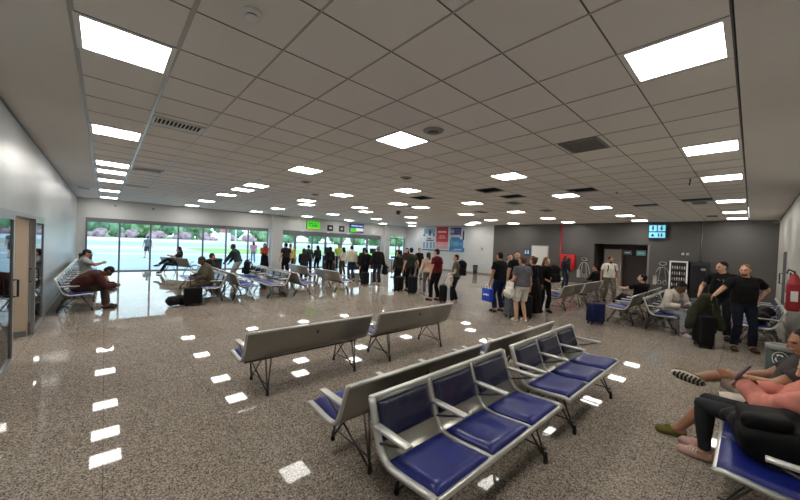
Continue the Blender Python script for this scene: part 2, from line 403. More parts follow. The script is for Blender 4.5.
for i in range(44):
    X = -60+i*9.2+rnd.uniform(-1, 1); Y = (200, 222)[i % 2]+rnd.uniform(-3, 3)
    kk = i % 3
    t = protos[kk] if i < 3 else copy_tree(protos[kk])
    s_ = rnd.uniform(1.25, 1.4); t.location = (X, Y, -3.2); t.rotation_euler = (0, 0, rnd.uniform(0, 6)); t.scale = (s_, s_, s_*rnd.uniform(1.2, 1.4))
    tag(t, ['deep green rounded tree in the row beyond the runway', 'mid green rounded tree in the row beyond the runway', 'light green rounded tree in the row beyond the runway'][kk], 'tree', 'trees beyond the runway'+['', ', mid green', ', light green'][kk])
bush = crown(4.5, 4, 420, 44, PINK).build('flowering_shrub', PINK)
for i in range(11):
    b = bush if i == 0 else bush.copy()
    if i: COL.objects.link(b)
    b.location = (-42+i*10, 186+rnd.uniform(-1, 1), -.6); b.rotation_euler = (0, 0, rnd.uniform(0, 6))
    tag(b, 'dusty pink shrub below the far trees', 'shrub', 'pink shrubs below the trees')
t = empty('beacon_tower', (26, 105, 0)); tag(t, 'small white and red airfield tower seen through the window', 'tower')
MB().box(-1.3, 1.3, -1.3, 1.3, 0, 3.2).build('base', MWHITE, t); MB().box(-.9, .9, -.9, .9, 3.2, 5.6).build('cabin', mat('pale_red', srgb(190, 120, 110), .6), t)
t = empty('light_mast', (7.75, 28, 0)); tag(t, 'thin pale pole standing on the apron outside', 'pole')
MB().tube([(0, 0, 0), (0, 0, 2.7)], .06).build('pole', MWHITE, t)

# ------------------------------------------------------------------ ceiling fittings
fr = MB(); a = PITCH/2-.004; b = PITCH/2-.042
for x0, x1, y0, y1 in [(-a, a, -a, -b), (-a, a, b, a), (-a, -b, -b, b), (b, a, -b, b)]: fr.box(x0, x1, y0, y1, -.006, .012)
pl = empty('ceiling_light')
fr.build('frame', MWHITE, pl)
MB().box(-b, b, -b, b, -.001, .004).build('diffuser', LITE, pl)
MB().box(-a, a, -a, a, .013, .06).build('housing', GRIL, pl)  # unseen backing added to stop the panel lighting the void above
def where(i, j):
    if i == 0: s_ = 'in the strip along the left wall'
    elif j == 0: s_ = 'in the strip along the right wall'
    else: s_ = None
    return s_
names = {(5, 5): 'square ceiling light panel, the big one near the picture top centre', (0, 5): 'large bright ceiling panel nearest the camera at upper left', (5, 0): 'large bright ceiling panel nearest the camera at upper right'}
for n_, (i, j) in enumerate(LCELLS):
    t = pl if n_ == 0 else copy_tree(pl)
    x, y = cell(i, j); t.location = (x+PITCH/2, y+PITCH/2, CEIL)
    if (i, j) in names: tag(t, names[(i, j)], 'ceiling light', 'ceiling light panels'); continue
    if i == 0:
        lb = {0: 'lit panel overhead behind the camera', 10: 'second lit panel of the left wall strip', 15: 'third lit panel of the left wall strip', 17: 'fourth lit panel of the left wall strip', 20: 'fifth lit panel of the left wall strip', 25: 'sixth lit panel of the left wall strip', 30: 'lit panel of the left wall strip closest to the windows'}[j]
    elif j == 0:
        lb = {10: 'second lit panel of the right wall strip', 14: 'third lit panel of the right wall strip', 20: 'fourth lit panel of the right wall strip', 25: 'fifth lit panel of the right wall strip', 29: 'lit panel of the right wall strip closest to the dark wall'}[i]
    else:
        colw = {5: 'first', 9: 'second', 10: 'third', 13: 'fourth', 15: 'fifth', 20: 'sixth', 25: 'seventh', 27: 'eighth', 29: 'ninth', 30: 'tenth'}[i]
        roww = {5: 'first', 10: 'second', 14: 'third', 15: 'fourth', 17: 'fifth', 18: 'sixth', 20: 'seventh', 25: 'eighth', 29: 'far', 30: 'ninth'}[j]
        lb = 'lit panel, %s column from the left wall, %s row from the right wall' % (colw, roww)
    tag(t, lb, 'ceiling light', 'ceiling light panels')
def vent(name, i, j, label, kind='grille', frac=.5):
    x, y = cell(i, j); x += PITCH/2; y += PITCH/2
    t = empty(name, (x, y, CEIL)); tag(t, label, 'ceiling vent' if 'vent' in name else 'ceiling fitting')
    if kind == 'grille':
        hx = PITCH/2-.02; hy = PITCH*frac/2
        MB().box(-hx, hx, -hy, hy, -.004, .0).build('backing', BLKM, t)
        f = MB()
        for x0, x1, y0, y1 in [(-hx, hx, -hy, -hy+.025), (-hx, hx, hy-.025, hy), (-hx, -hx+.025, -hy+.025, hy-.025), (hx-.025, hx, -hy+.025, hy-.025)]: f.box(x0, x1, y0, y1, -.018, -.002)
        f.build('frame', GRIL if i > 3 else MWHITE, t)
        sl = MB(); q = -hx+.045
        while q < hx-.03: sl.box(q, q+.012, -hy+.025, hy-.025, -.016, -.005); q += .045
        sl.build('slats', GRIL if i > 3 else MWHITE, t)
    else:
        MB().lathe([(.001, -.03), (.05, -.03), (.07, -.022), (.11, -.02), (.13, -.01), (.14, 0)], m=GRIL if kind == 'round' else BLKM).build('diffuser', GRIL, t)
        MB().lathe([(.001, -.033), (.07, -.033), (.075, -.02)], m=LEG).build('core', LEG, t)
    return t
vent('ceiling_vent', 1, 8, 'white slatted ceiling vent near the left light strip')
vent('ceiling_vent', 8, 2, 'grey slatted ceiling vent towards the right', frac=.8)
vent('ceiling_vent', 1, 15, 'farther slatted vent in the left part of the ceiling, nearer of two', frac=.55)
vent('ceiling_vent', 1, 21, 'slatted vent in the left part of the ceiling, closer to the windows', frac=.55)
vent('ceiling_vent', 16, 8, 'thin grey vent beyond the two dark ceiling gaps')
vent('ceiling_vent', 20, 8, 'thin dark vent near the dark wall ceiling edge')
vent('ceiling_vent', 20, 1, 'grey vent right behind the dark gap near the right strip')
vent('ceiling_vent', 27, 1, 'small far vent close to the dark wall')
vent('ceiling_vent', 19, 12, 'far dark vent above the queue')
vent('ceiling_speaker', 5, 4, 'round grey ceiling speaker beside the big centre light', 'round')
vent('ceiling_speaker', 8, 15, 'round diffuser above the white benches', 'round')
vent('ceiling_speaker', 8, 8, 'round diffuser in the ceiling centre', 'round')
vent('ceiling_speaker', 6, 12, 'small round fitting in the ceiling left of centre', 'round')
t = empty('ceiling_vent', (-.56, 15.79, CEIL-.01)); tag(t, 'small dark vent in the gypsum border near the window corner', 'ceiling vent')
MB().box(-.15, .15, -.3, .3, -.012, 0).build('grille', DKALU, t)
t = empty('smoke_detector', (.71, 2.35, CEIL)); tag(t, 'white round smoke detector on a ceiling tile, upper left', 'smoke detector')
MB().lathe([(.055, 0), (.058, -.02), (.045, -.03)], m=MWHITE).build('base', MWHITE, t)
MB().lathe([(.036, -.03), (.036, -.045), (.034, -.045)], m=BLACK).build('vent_ring', BLACK, t)
MB().lathe([(.046, -.043), (.044, -.055), (.025, -.066), (.001, -.068)], m=MWHITE).build('cap', MWHITE, t)
for (x, y), lb in (((9.46, 2.36), 'small sprinkler head on the right ceiling'), ((3.2, 12.2), 'small sprinkler head over the left benches'), ((12.4, 3.4), 'small far sprinkler head near the dark gap'), ((9.9, 13.1), 'small sprinkler head above the check-in queue')):
    t = empty('sprinkler', (x, y, CEIL)); tag(t, lb, 'sprinkler')
    MB().lathe([(.035, 0), (.035, -.01), (.012, -.012), (.01, -.04), (.022, -.045), (.022, -.05)], m=GRIL).build('head', GRIL, t)
t = empty('hanging_tag', (8.55, .89, CEIL)); tag(t, 'thin dark wire end dangling from the ceiling', 'wire')
MB().tube([(0, 0, 0), (.01, 0, -.06), (0, .01, -.13)], .012).build('wire', BLACK, t)
t = empty('dome_camera', (8.9, 9.9, CEIL)); tag(t, 'black dome security camera hanging on a short stem', 'security camera')
MB().tube([(0, 0, 0), (0, 0, -.16)], .018).build('stem', MWHITE, t)
MB().lathe([(.05, -.14), (.095, -.17), (.1, -.22), (.09, -.22)], m=BLACK).build('housing', BLACK, t)
MB().lathe([(.09, -.22), (.085, -.27), (.05, -.305), (.001, -.315)], m=BLACK).build('dome', BLACK, t)
def small_cam(x, y, z, rz, lb):
    t = empty('security_camera', (x, y, z), rz); tag(t, lb, 'security camera')
    MB().tube([(0, 0, 0), (0, -.06, 0), (0, -.08, -.03)], .015).build('bracket', MWHITE, t)
    MB().rbox(-.035, .035, -.22, -.06, -.09, -.02, .012).build('housing', mat('camgrey', srgb(120, 118, 114), .5), t)
small_cam(.35, YW, 3.12, 0, 'small dark camera on the window wall above the first panes')
small_cam(1.75, YW, 3.12, 0, 'small dark camera on the window wall above the second mullion')
small_cam(17.6, YW, 2.5, 0, 'small camera beside the corner window')
small_cam(17.9, YR, 3.2, 180, 'white bullet camera high on the right wall')

# ------------------------------------------------------------------ benches
PROF = [(-.02, .76), (.02, .64), (.065, .52), (.10, .45), (.15, .405), (.22, .392), (.34, .398), (.48, .412), (.56, .418), (.575, .405)]
def along(t0, t1, off, n=10):
    P = [Vector((0, y, z)) for y, z in PROF]; L = [0]
    for i in range(1, len(P)): L.append(L[-1]+(P[i]-P[i-1]).length)
    out = []
    for k in range(n+1):
        s_ = t0+(t1-t0)*k/n
        for i in range(1, len(P)):
            if s_ <= L[i] or i == len(P)-1:
                q = (s_-L[i-1])/(L[i]-L[i-1]); p = P[i-1].lerp(P[i], q)
                a0 = (P[i]-P[i-1]).normalized()
                nx = P[min(i+1, len(P)-1)]-P[i]; a1 = nx.normalized() if nx.length > 1e-5 else a0
                pv = (P[i-1]-P[max(i-2, 0)]); am = pv.normalized() if pv.length > 1e-5 else a0
                d = (am.lerp(a0, min(1, q*2)) if q < .5 else a0.lerp(a1, (q-.5))).normalized()
                out.append((p+Vector((0, -d.z, d.y))*off, d)); break
    return out
def strip(mb, x0, x1, t0, t1, o0, o1, m, n=10, round_=0, cx=6):
    # slab following the bench profile between offsets o0,o1 with softened rim
    A = along(t0, t1, 0, n); vs = []; fs = []; N = n+1; K = cx+1
    def fall(u): return 1-(max(0, abs(2*u-1)-.86)/.14)**2
    for side in (0, 1):
        for i, (p, d) in enumerate(A):
            nr = Vector((0, -d.z, d.y))
            for k in range(K):
                u = k/cx; f_ = 1
                if round_ and side: f_ = max(.25, 1-(1-fall(u))*round_-(1-fall(i/n))*round_)
                o_ = o0 if not side else o0+(o1-o0)*f_
                q = p+nr*o_; vs.append(Vector((x0+(x1-x0)*u, q.y, q.z)))
    off = N*K
    for i in range(n):
        for k in range(cx):
            a_ = i*K+k; fs.append((a_, a_+1, a_+K+1, a_+K)); fs.append((off+a_, off+a_+K, off+a_+K+1, off+a_+1))
    for k in range(cx):
        fs.append((k, off+k, off+k+1, k+1)); a_ = n*K+k; fs.append((a_, a_+1, off+a_+1, off+a_))
    for i in range(n):
        a_ = i*K; fs.append((a_, a_+K, off+a_+K, off+a_)); a_ = i*K+cx; fs.append((a_, off+a_, off+a_+K, a_+K))
    mb.add(vs, fs, m, True)
TL = sum((Vector(PROF[i])-Vector(PROF[i-1])).length for i in range(1, len(PROF)))
def make_bench():
    t = empty('waiting_bench')
    mb = MB(); strip(mb, -.84, .84, 0, TL, -.008, .006, STEEL, 22, 0, 2); mb.build('seat_shell', STEEL, t)
    mb = MB(); mb.rbox(-.85, .85, -.045, -.005, .745, .772, .01); mb.build('top_rail', RAIL, t)
    for x in (-.84, -.28, .28, .84):
        mb = MB(); hw = .02 if abs(x) > .5 else .012; strip(mb, x-hw, x+hw, 0, TL, -.007, .02 if abs(x) > .5 else .014, RAIL, 22, 0, 2); mb.build('side_rail', RAIL, t)
    mb = MB(); mb.rbox(-.85, .85, .55, .585, .385, .425, .012); mb.build('front_rail', RAIL, t)
    for c in (-.56, 0, .56):
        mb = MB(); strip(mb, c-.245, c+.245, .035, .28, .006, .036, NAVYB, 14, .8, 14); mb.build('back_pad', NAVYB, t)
        mb = MB(); strip(mb, c-.25, c+.25, TL-.43, TL-.02, .006, .04, NAVY, 14, .8, 14); mb.build('seat_pad', NAVY, t)
    for x in (-.84, -.28, .28, .84):
        mb = MB(); mb.rbox(x-.029, x+.029, .05, .36, .592, .612, .005); ar = mb.build('armrest', RAIL, t)
        MB().tube([(x, .085, .5), (x, .2, .54), (x, .32, .592)], .009).build('strut', LEG, ar)
    MB().tube([(-.78, .27, .355), (.78, .27, .355)], .022, n=10).build('beam', LEG, t)
    for c in (-.6, .6):
        lg = MB()
        for x1 in (-.09, .09):
            lg.tube([(c, .56, .03), (c+x1, .36, .385)], .009)
        lg.tube([(c, .01, .03), (c+.005, .115, .425)], .009); lg.tube([(c, .01, .03), (c-.1, .36, .385)], .009); lg.tube([(c, .01, .03), (c+.09, .16, .4)], .009)
        lg.tube([(c, .56, .12), (c, .01, .12)], .008)
        l = lg.build('leg', LEG, t)
        for yy in (.56, .01):
            MB().lathe([(.016, 0), (.02, .01), (.016, .05), (.011, .075), (.011, .09)], (c, yy, 0), BLACK, 10).build('foot', BLACK, l)
    MB().box(-.012, .012, -.0, .005, .0, .04).build('badge', BLACK, t).matrix_local = Matrix.Translation((0, -.003, .64)) @ Matrix.Rotation(math.radians(18), 4, 'X') @ Matrix.Translation((0, -.008, 0))
    return t
bench0 = make_bench(); bn = [0]
def bench(x, y, rz, label, group):
    t = bench0 if bn[0] == 0 else copy_tree(bench0); bn[0] += 1
    t.location = (x, y, 0); t.rotation_euler = (0, 0, math.radians(rz)); tag(t, label, 'bench', group); return t
G1 = 'three seat metal waiting benches'
bench(2.18, 1.67, 180, 'empty bench with three navy padded seats in the front, nearest the camera', G1)
bench(4.04, 1.67, 180, 'empty navy padded bench directly beyond the nearest one in the front row', G1)
bench(2.16, 1.94, 0, 'bench back to back with the nearest navy bench, seats turned away', G1)
bench(4.02, 1.94, 0, 'bench turned away, back to back with the second front navy bench', G1)
bench(2.01, 3.68, 0, 'bench seen from behind in the open hall middle, left of the two', G1)
bench(3.86, 3.68, 0, 'bench seen from behind in the open hall middle, right of the two', G1)
bench(10.25, 1.67, 180, 'right side bench with pads facing the camera, where the person in white sits', G1)
bench(12.1, 1.67, 180, 'bench beyond the one with the person in white shirt', G1)
bench(10.4, 1.94, 0, 'bench back to back with the white shirted sitter, near the navy suitcase', G1)
bench(12.25, 1.94, 0, 'bench on which the reclining person in black sits', G1)
for k, nm in enumerate(('nearest of three', 'middle of three', 'farthest of three, behind the walking man')):
    bench(10.8+1.85*k, 3.7, 0, 'bench back in the row before the red cabinet, '+nm, G1)
for k, nm in enumerate(('nearest one with the man in brown', 'second from the camera', 'third from the camera', 'farthest, by the windows')):
    bench(-.74, 10.8+1.85*k, -90, 'bench along the left wall, '+nm, G1)
for k, nm in enumerate(('near one', 'far one')):
    bench(2.5, 10.7+1.85*k, 90, 'bench of the first left island facing the left wall, '+nm, G1)
    bench(2.77, 10.7+1.85*k, -90, 'bench of the first left island facing right, '+nm, G1)
    bench(4.25, 10.5+1.85*k, 90, 'bench of the second left island with pale shining pads, '+nm, G1)
    bench(4.52, 10.5+1.85*k, -90, 'bench of the second left island turned to the queue, '+nm, G1)
bench(6.02, 10.5, -90, 'pale bench back near the queue, right one', G1)
bench(6.02, 12.9, -90, 'pale bench back near the queue, left one behind the woman in black', G1)
bench(3.79, -.46, 0, 'bench at the lower right corner with the black backpack on it', G1)
bench(10.6, -.46, 0, 'bench on the right wall behind the man in black shirt', G1)
bench(12.5, -.46, 0, 'bench on the right wall below the red extinguisher', G1)
bench(2.4, 18.2, -60, 'bench beside the windows where the reading woman sits', G1)
#PEOPLE#
# ------------------------------------------------------------------ people
def skinmat(k): return mat('skin_%s' % k, {'light': srgb(206, 160, 134), 'tan': srgb(172, 124, 96), 'brown': srgb(112, 76, 56), 'deep': srgb(78, 54, 42)}[k], .5, var=.06, vs=30)
_cm = {}
def cloth(c, rough=.85):
    k = tuple(c)+(rough,)
    if k not in _cm: _cm[k] = mat('cloth_%d_%d_%d%s' % (*c, '' if rough == .85 else '_smooth'), srgb(*c), rough, var=.18, vs=9, spec=.2)
    return _cm[k]
def ik(a, t, l1, l2, pole):
    a, t, pole = Vector(a), Vector(t), Vector(pole); d = t-a; L = min(d.length, (l1+l2)*.999); dn = d.normalized(); t = a+dn*L
    q = (l1*l1-l2*l2+L*L)/(2*L); h = math.sqrt(max(0, l1*l1-q*q)); p = (pole-dn*pole.dot(dn)).normalized()
    return a+dn*q+p*h, t
def remesh(mb, voxel, smooth=4):
    me = bpy.data.meshes.new('tmp'); me.from_pydata([tuple(v) for v in mb.v], [], mb.f); me.update()
    bm = bmesh.new(); bm.from_mesh(me); bmesh.ops.recalc_face_normals(bm, faces=bm.faces[:]); bm.to_mesh(me); bm.free()
    o = bpy.data.objects.new('tmp', me); COL.objects.link(o)
    r = o.modifiers.new('r', 'REMESH'); r.mode = 'VOXEL'; r.voxel_size = voxel; r.use_smooth_shade = True
    if smooth: s_ = o.modifiers.new('s', 'SMOOTH'); s_.factor = .5; s_.iterations = smooth
    dg = bpy.context.evaluated_depsgraph_get(); ev = o.evaluated_get(dg); out = bpy.data.meshes.new_from_object(ev)
    bpy.data.objects.remove(o); bpy.data.meshes.remove(me)
    out.polygons.foreach_set('use_smooth', [True]*len(out.polygons)); return out
def mesh_np(me):
    v = np.empty(len(me.vertices)*3); me.vertices.foreach_get('co', v); v = v.reshape(-1, 3)
    nn = np.empty(len(me.vertices)*3); me.vertices.foreach_get('normal', nn); nn = nn.reshape(-1, 3)
    f = [tuple(p.vertices) for p in me.polygons]
    return v, nn, f
def obj_from(name, v, f, m, parent):
    used = sorted({i for q in f for i in q}); mp = {i: k for k, i in enumerate(used)}
    me = bpy.data.meshes.new(name); me.from_pydata([tuple(v[i]) for i in used], [], [tuple(mp[i] for i in q) for q in f])
    me.polygons.foreach_set('use_smooth', [True]*len(f)); me.materials.append(m)
    o = bpy.data.objects.new(name, me); COL.objects.link(o); o.parent = parent; return o
def person(x, y, face, label, H=1.70, z=0, hip=(0, 0, .93), lean=2, lean2=None, side=0, head=(0, 0), fL=None, fR=None, hL=None, hR=None, kL=(0, 1, .15), kR=(0, 1, .15),
           eL=(-.3, -1, -.2), eR=(.3, -1, -.2), toeL=None, toeR=None, skin='light', top=((30, 30, 32), 'short'), bottom=((30, 34, 48), 'trousers'), shoes=(40, 34, 30), sole=None,
           hair=('short', (30, 24, 20)), loose=.0, build=1.0, vox=.012, beard=None, extra=None, group=None, cap=None):
    s = H/1.70; R = math.radians; HS = 1.0
    lean2 = lean if lean2 is None else lean2
    fL = fL or (-.11, .02, .08); fR = fR or (.11, -.02, .08); hL = hL or (-.29, .06, .80); hR = hR or (.29, .06, .80)
    hip = Vector(hip)
    def dirv(l): return Vector((math.sin(R(side)), math.sin(R(l)), math.cos(R(l)))).normalized()
    u1, u2 = dirv(lean), dirv(lean2)
    def S(t):
        if t < .18: return hip+u1*t
        return hip+u1*.18+u2*(t-.18)
    xr = Vector((1, 0, 0))-u2*u2.x; xr.normalize()
    rings = []; N = 20; segs = []
    for t, wd, dp, off in [(-.12, .10, .08, 0), (-.08, .15, .11, -.005), (0, .168, .12, -.01), (.10, .148*build, .108*build, .0), (.2, .152*build, .112*build, .005), (.31, .17, .122*(1+(build-1)*.6), .0), (.39, .178, .105, -.008), (.435, .145, .082, -.01), (.462, .085, .062, -.005), (.50, .056, .056, .005)]:
        d = u1 if t < .1 else (u1.lerp(u2, min(1, (t-.1)/.16))).normalized()
        xx = (Vector((1, 0, 0))-d*d.x).normalized(); fy = d.cross(xx); c = S(t)+fy*off
        ring = []
        for k in range(N):
            a = 2*math.pi*k/N; ca, sa = math.cos(a), math.sin(a); e = .85
            ring.append(c+xx*wd*math.copysign(abs(ca)**e, ca)+fy*dp*math.copysign(abs(sa)**e, sa))
        rings.append(ring)
    mb = MB(); mb.loft(rings)
    fy2 = u2.cross(xr)
    for q in (-.07, 0, .07): segs.append(('torso', S(-.06)+Vector((q, 0, 0)), S(.40)+xr*q, .105))
    nb = S(.47); hp, hy = R(head[0]), R(head[1])
    hu = Vector((0, math.sin(hp+R(lean2)*.3), math.cos(hp+R(lean2)*.3))); hf0 = Vector((0, math.cos(hp+R(lean2)*.3), -math.sin(hp+R(lean2)*.3)))
    rot = Matrix.Rotation(hy, 3, Vector((0, 0, 1))); hf = rot @ hf0; hu = rot @ hu; hx = hf.cross(hu)
    hc = nb+hu*.135+hf*.018+u2*.01
    mb.rc(nb-u2*.03, hc-hu*.05-hf*.01, .056, .054)
    segs.append(('neck', nb+u2*.0, hc-hu*.07, .055))
    Hm = Matrix((hx, hf, hu)).transposed()
    def hd(a, b, c): return hc+hx*a+hf*b+hu*c
    mb.ell(hd(0, -.012, .025), (.074, .094, .088), None, 20, Hm); mb.ell(hd(0, .012, -.025), (.062, .076, .088), None, 16, Hm)
    mb.ell(hd(0, .048, -.085), (.036, .03, .026), None, 12, Hm)
    mb.rc(hd(0, .088, .012), hd(0, .108, -.022), .010, .016); mb.ell(hd(0, .088, -.055), (.024, .012, .012), None, 10, Hm)
    mb.ell(hd(0, .08, .028), (.05, .014, .010), None, 10, Hm)
    for sg in (-1, 1): mb.ell(hd(sg*.077, -.008, -.005), (.012, .022, .033), None, 10, Hm)
    segs.append(('head', hd(0, 0, -.04), hd(0, -.005, .03), .085))
    J = {}
    for sd, sg, hnd, el in (('L', -1, hL, eL), ('R', 1, hR, eR)):
        sh = S(.405)+xr*sg*.178; e, wv = ik(sh, hnd, .275, .245, el); J['hand'+sd] = wv
        mb.rc(S(.40)+xr*sg*.12, sh, .06, .056); mb.rc(sh, e, .055, .041); mb.rc(e, wv, .041, .027)
        segs.append(('uarm', sh, e, .048)); segs.append(('farm', e, wv, .035))
        hdv = (wv-e).normalized(); pal = wv+hdv*.055; inn = (Vector((-sg, 0, 0))-hdv*(-sg*hdv.x)); inn = inn.normalized() if inn.length > .05 else Vector((0, 0, 1))
        side_ = hdv.cross(inn)
        mb.rc(wv, pal+side_*.016, .024, .020); mb.rc(wv, pal-side_*.016, .024, .020)
        for k, (o_, ln) in enumerate(((-.03, .060), (-.010, .074), (.010, .070), (.030, .056))):
            a0 = pal+side_*o_+hdv*.01; a1 = a0+hdv*ln*.55+inn*.008; a2 = a1+hdv*ln*.40+inn*.024
            mb.rc(a0, a1, .0095, .009, None, 8); mb.rc(a1, a2, .009, .008, None, 8)
        th = wv+hdv*.025-side_*.02+inn*.01; mb.rc(th, th+hdv*.045+inn*.025-side_*.02, .012, .009, None, 8)
        segs.append(('hand', wv+hdv*.01, pal+hdv*.07, .03))
    for sd, sg, ft, kn, toe in (('L', -1, fL, kL, toeL), ('R', 1, fR, kR, toeR)):
        hj = hip+Vector((sg*.088, 0, -.03)); k_, an = ik(hj, ft, .43, .415, kn); toe = Vector(toe).normalized() if toe else Vector((sg*.12, 1, 0)).normalized()
        mb.rc(hj, hj.lerp(k_, .35), .088, .084); mb.rc(hj.lerp(k_, .3), k_, .084, .054); mb.rc(k_, k_.lerp(an, .35), .052, .056); mb.rc(k_.lerp(an, .35), an, .055, .036)
        up = Vector((0, 0, 1)); dn = -up if abs(toe.z) < .5 and an.z < .35 else (an-k_).normalized()
        lat = toe.cross(dn).normalized(); dn = lat.cross(toe).normalized()*(-1)
        if dn.dot(an-k_) < 0: dn = -dn
        mb.rc(an-toe*.02+dn*.035, an+toe*.06+dn*.045, .036, .034); mb.rc(an, an+toe*.08+dn*.03, .037, .035)
        for q in (-.014, .014): mb.rc(an+toe*.06+dn*.047+lat*q, an+toe*.155+dn*.052+lat*q, .032, .026)
        segs.append(('thigh', hj, k_, .075)); segs.append(('calf', k_, an, .048)); segs.append(('foot'+sd, an+dn*.04-toe*.02, an+toe*.15+dn*.045, .035)); J['knee'+sd] = k_; J['foot'+sd] = an
    me = remesh(mb, vox/s if vox < .01 else vox)
    v, nn, f = mesh_np(me)
    # region of every vertex
    D = []; T = []
    for nm_, a, b, r in segs:
        a = np.array(a); b = np.array(b); ab = b-a; t = ((v-a)@ab)/max(1e-9, ab@ab); tc_ = np.clip(t, 0, 1)
        D.append(np.linalg.norm(v-(a+tc_[:, None]*ab), axis=1)-r); T.append(t)
    D = np.array(D); T = np.array(T); idx = D.argmin(0); lab = np.array([q[0] for q in segs])[idx]; tt = T[idx, np.arange(len(v))]
    tor = (v-np.array(hip))@np.array(u1)                # height along the lower trunk
    # keep soles level
    if z == 0 and not toeL: v[:, 2] = np.maximum(v[:, 2], .004)
    wr = np.array([noise.noise(Vector(p)*9)+.5*noise.noise(Vector(p)*21) for p in v])*.5
    SK = skinmat(skin)
    me.vertices.foreach_set('co', v.ravel()); me.update(); me.materials.append(SK)
    dk = mat('eye_dark', (.02, .015, .012), .3); lp = mat('lips', srgb(150, 86, 78), .5); me.materials.append(dk); me.materials.append(lp)
    pts = [(np.array(hd(sg*.03, .085, .008)), .0125, 1) for sg in (-1, 1)]+[(np.array(hd(0, .098, -.056)), .02, 2)]
    if vox <= .012:
        hv = set(np.where(lab == 'head')[0].tolist())
        for p in me.polygons:
            if p.vertices[0] in hv:
                c = np.array(p.center)
                for q, r, k in pts:
                    dd = c-q; 
                    if abs(dd@np.array(hx)) < r and abs(dd@np.array(hu)) < (r*.55 if k == 1 else .006) and np.linalg.norm(dd) < r*1.6: p.material_index = k
    o = bpy.data.objects.new('person', me); COL.objects.link(o)
    o.location = (x, y, z); o.rotation_euler = (0, 0, math.radians(face-90)); o.scale = (s, s, s)
    tag(o, label, 'person', group)
    def garment(name, mask, off, m):
        ff = [q for q in f if all(mask[i] for i in q)]
        if not ff: return
        vv = v+nn*off[:, None]; vv[:, 2] = np.maximum(vv[:, 2], .002) if z == 0 else vv[:, 2]
        return obj_from(name, vv, ff, m, o)
    is_ = lambda *a: np.isin(lab, a)
    tc_, sl = top; bc, bl = bottom
    cut = {'short': .62, 'long': 9, 'none': -9, 'three': 9}[sl]
    wm = -.03+.012*wr
    seated = hip.z < .75
    msk = (is_('torso') & (tor > wm)) | (is_('thigh') & (tor > (.05 if seated else .0)) & (tt < .14)) | (is_('uarm') & (tt < cut)) | (is_('neck') & (tt < .12))
    if sl in ('long',): msk |= is_('farm') & (tt < .93)
    if sl == 'three': msk |= is_('farm') & (tt < .4)
    off = .014+loose+wr*(.012+loose*.6)
    off = np.where(is_('uarm') & (cut == .62), off+.012*np.clip(tt, 0, 1), off)
    garment('shirt' if sl != 'long' or loose < .012 else 'jacket', msk, off, cloth(tc_))
    lim = {'trousers': (9, .93), 'shorts': (.86, -9), 'skirt': (9, .1), 'leggings': (9, .95)}[bl]
    mb_ = (is_('torso') & (tor < .06)) | (is_('thigh') & (tt < lim[0])) | (is_('calf') & (tt < lim[1]))
    wd = {'trousers': .010, 'shorts': .012, 'skirt': .012, 'leggings': .005}[bl]
    of = wd+wr*(.012 if bl != 'leggings' else .004)+np.where(is_('thigh') & (bl == 'shorts'), .028*np.clip(tt, 0, 1), 0)+np.where(is_('calf') & (bl == 'shorts'), .03, 0)+np.where(is_('calf') & (bl == 'trousers'), .018*np.clip(tt, 0, 1), 0)
    garment('trousers' if bl in ('trousers', 'leggings') else 'shorts', mb_, of, cloth(bc))
    for sd in 'LR':
        garment('shoe', is_('foot'+sd), np.full(len(v), .009), cloth(shoes, .5))
    # hair
    hs, hcol = hair; hm = MB(); HM = cloth(hcol, .6)
    if hs != 'bald':
        hm.ell(hd(0, -.024, .040), (.079, .092, .086), None, 18, Hm); hm.ell(hd(0, -.045, -.0), (.074, .066, .075), None, 14, Hm)
        if hs in ('long', 'pony', 'bun'):
            hm.ell(hd(0, -.03, .045), (.084, .092, .09), None, 18, Hm)
            for sg in (-1, 1): hm.rc(hd(sg*.07, -.02, .03), hd(sg*.074, -.03, -.06), .022, .022)
        if hs == 'long':
            for sg in (-1, 0, 1):
                hm.rc(hd(sg*.045, -.06, .0), hd(sg*.06, -.085, -.15), .045, .042); hm.rc(hd(sg*.06, -.085, -.15), hd(sg*.05, -.10, -.27), .042, .025)
        if hs == 'pony': hm.rc(hd(0, -.1, .02), hd(0, -.14, -.03), .03, .03); hm.rc(hd(0, -.14, -.03), hd(0, -.13, -.2), .03, .014)
        if hs == 'bun': hm.ell(hd(0, -.09, .09), (.04, .04, .04), None, 12)
        hme = remesh(hm, .009, 2); hvv, hn, hff = mesh_np(hme)
        bump = np.array([noise.noise(Vector(p)*45) for p in hvv])*.006; obj_from('hair', hvv+hn*bump[:, None], hff, HM, o); bpy.data.meshes.remove(hme)
    if beard:
        bm_ = MB(); bm_.ell(hd(0, .042, -.075), (.052, .046, .042), None, 14, Hm); q = remesh(bm_, .008, 1); a_, b_, c_ = mesh_np(q)
        # keep lips clear by sitting just over the jaw
        obj_from('beard', a_, c_, cloth(beard, .8), o); bpy.data.meshes.remove(q)
    if cap:
        cm = MB(); cm.ell(hd(0, -.01, .055), (.085, .1, .072), None, 18, Hm); cm.add([hd(-.06, .07, .05), hd(.06, .07, .05), hd(.045, .165, .03), hd(-.045, .165, .03), hd(-.06, .07, .06), hd(.06, .07, .06), hd(.045, .165, .04), hd(-.045, .165, .04)], [(0, 1, 2, 3), (4, 5, 6, 7), (0, 1, 5, 4), (1, 2, 6, 5), (2, 3, 7, 6), (3, 0, 4, 7)])
        cm.build('cap', cloth(cap), o)
    if extra: extra(o, hd, S, J, xr, u2, Hm)
    return o
def skirt(o, pts, m, name='skirt'):
    rings = []
    for (cx, cy, cz, rx, ry) in pts:
        ring = []
        for k in range(40):
            a = 2*math.pi*k/40; q = 1+.06*math.sin(a*7+cz*6)+.03*math.sin(a*13)
            ring.append(Vector((cx+rx*q*math.cos(a), cy+ry*q*math.sin(a), cz)))
        rings.append(ring)
    MB().loft(rings).build(name, m, o)
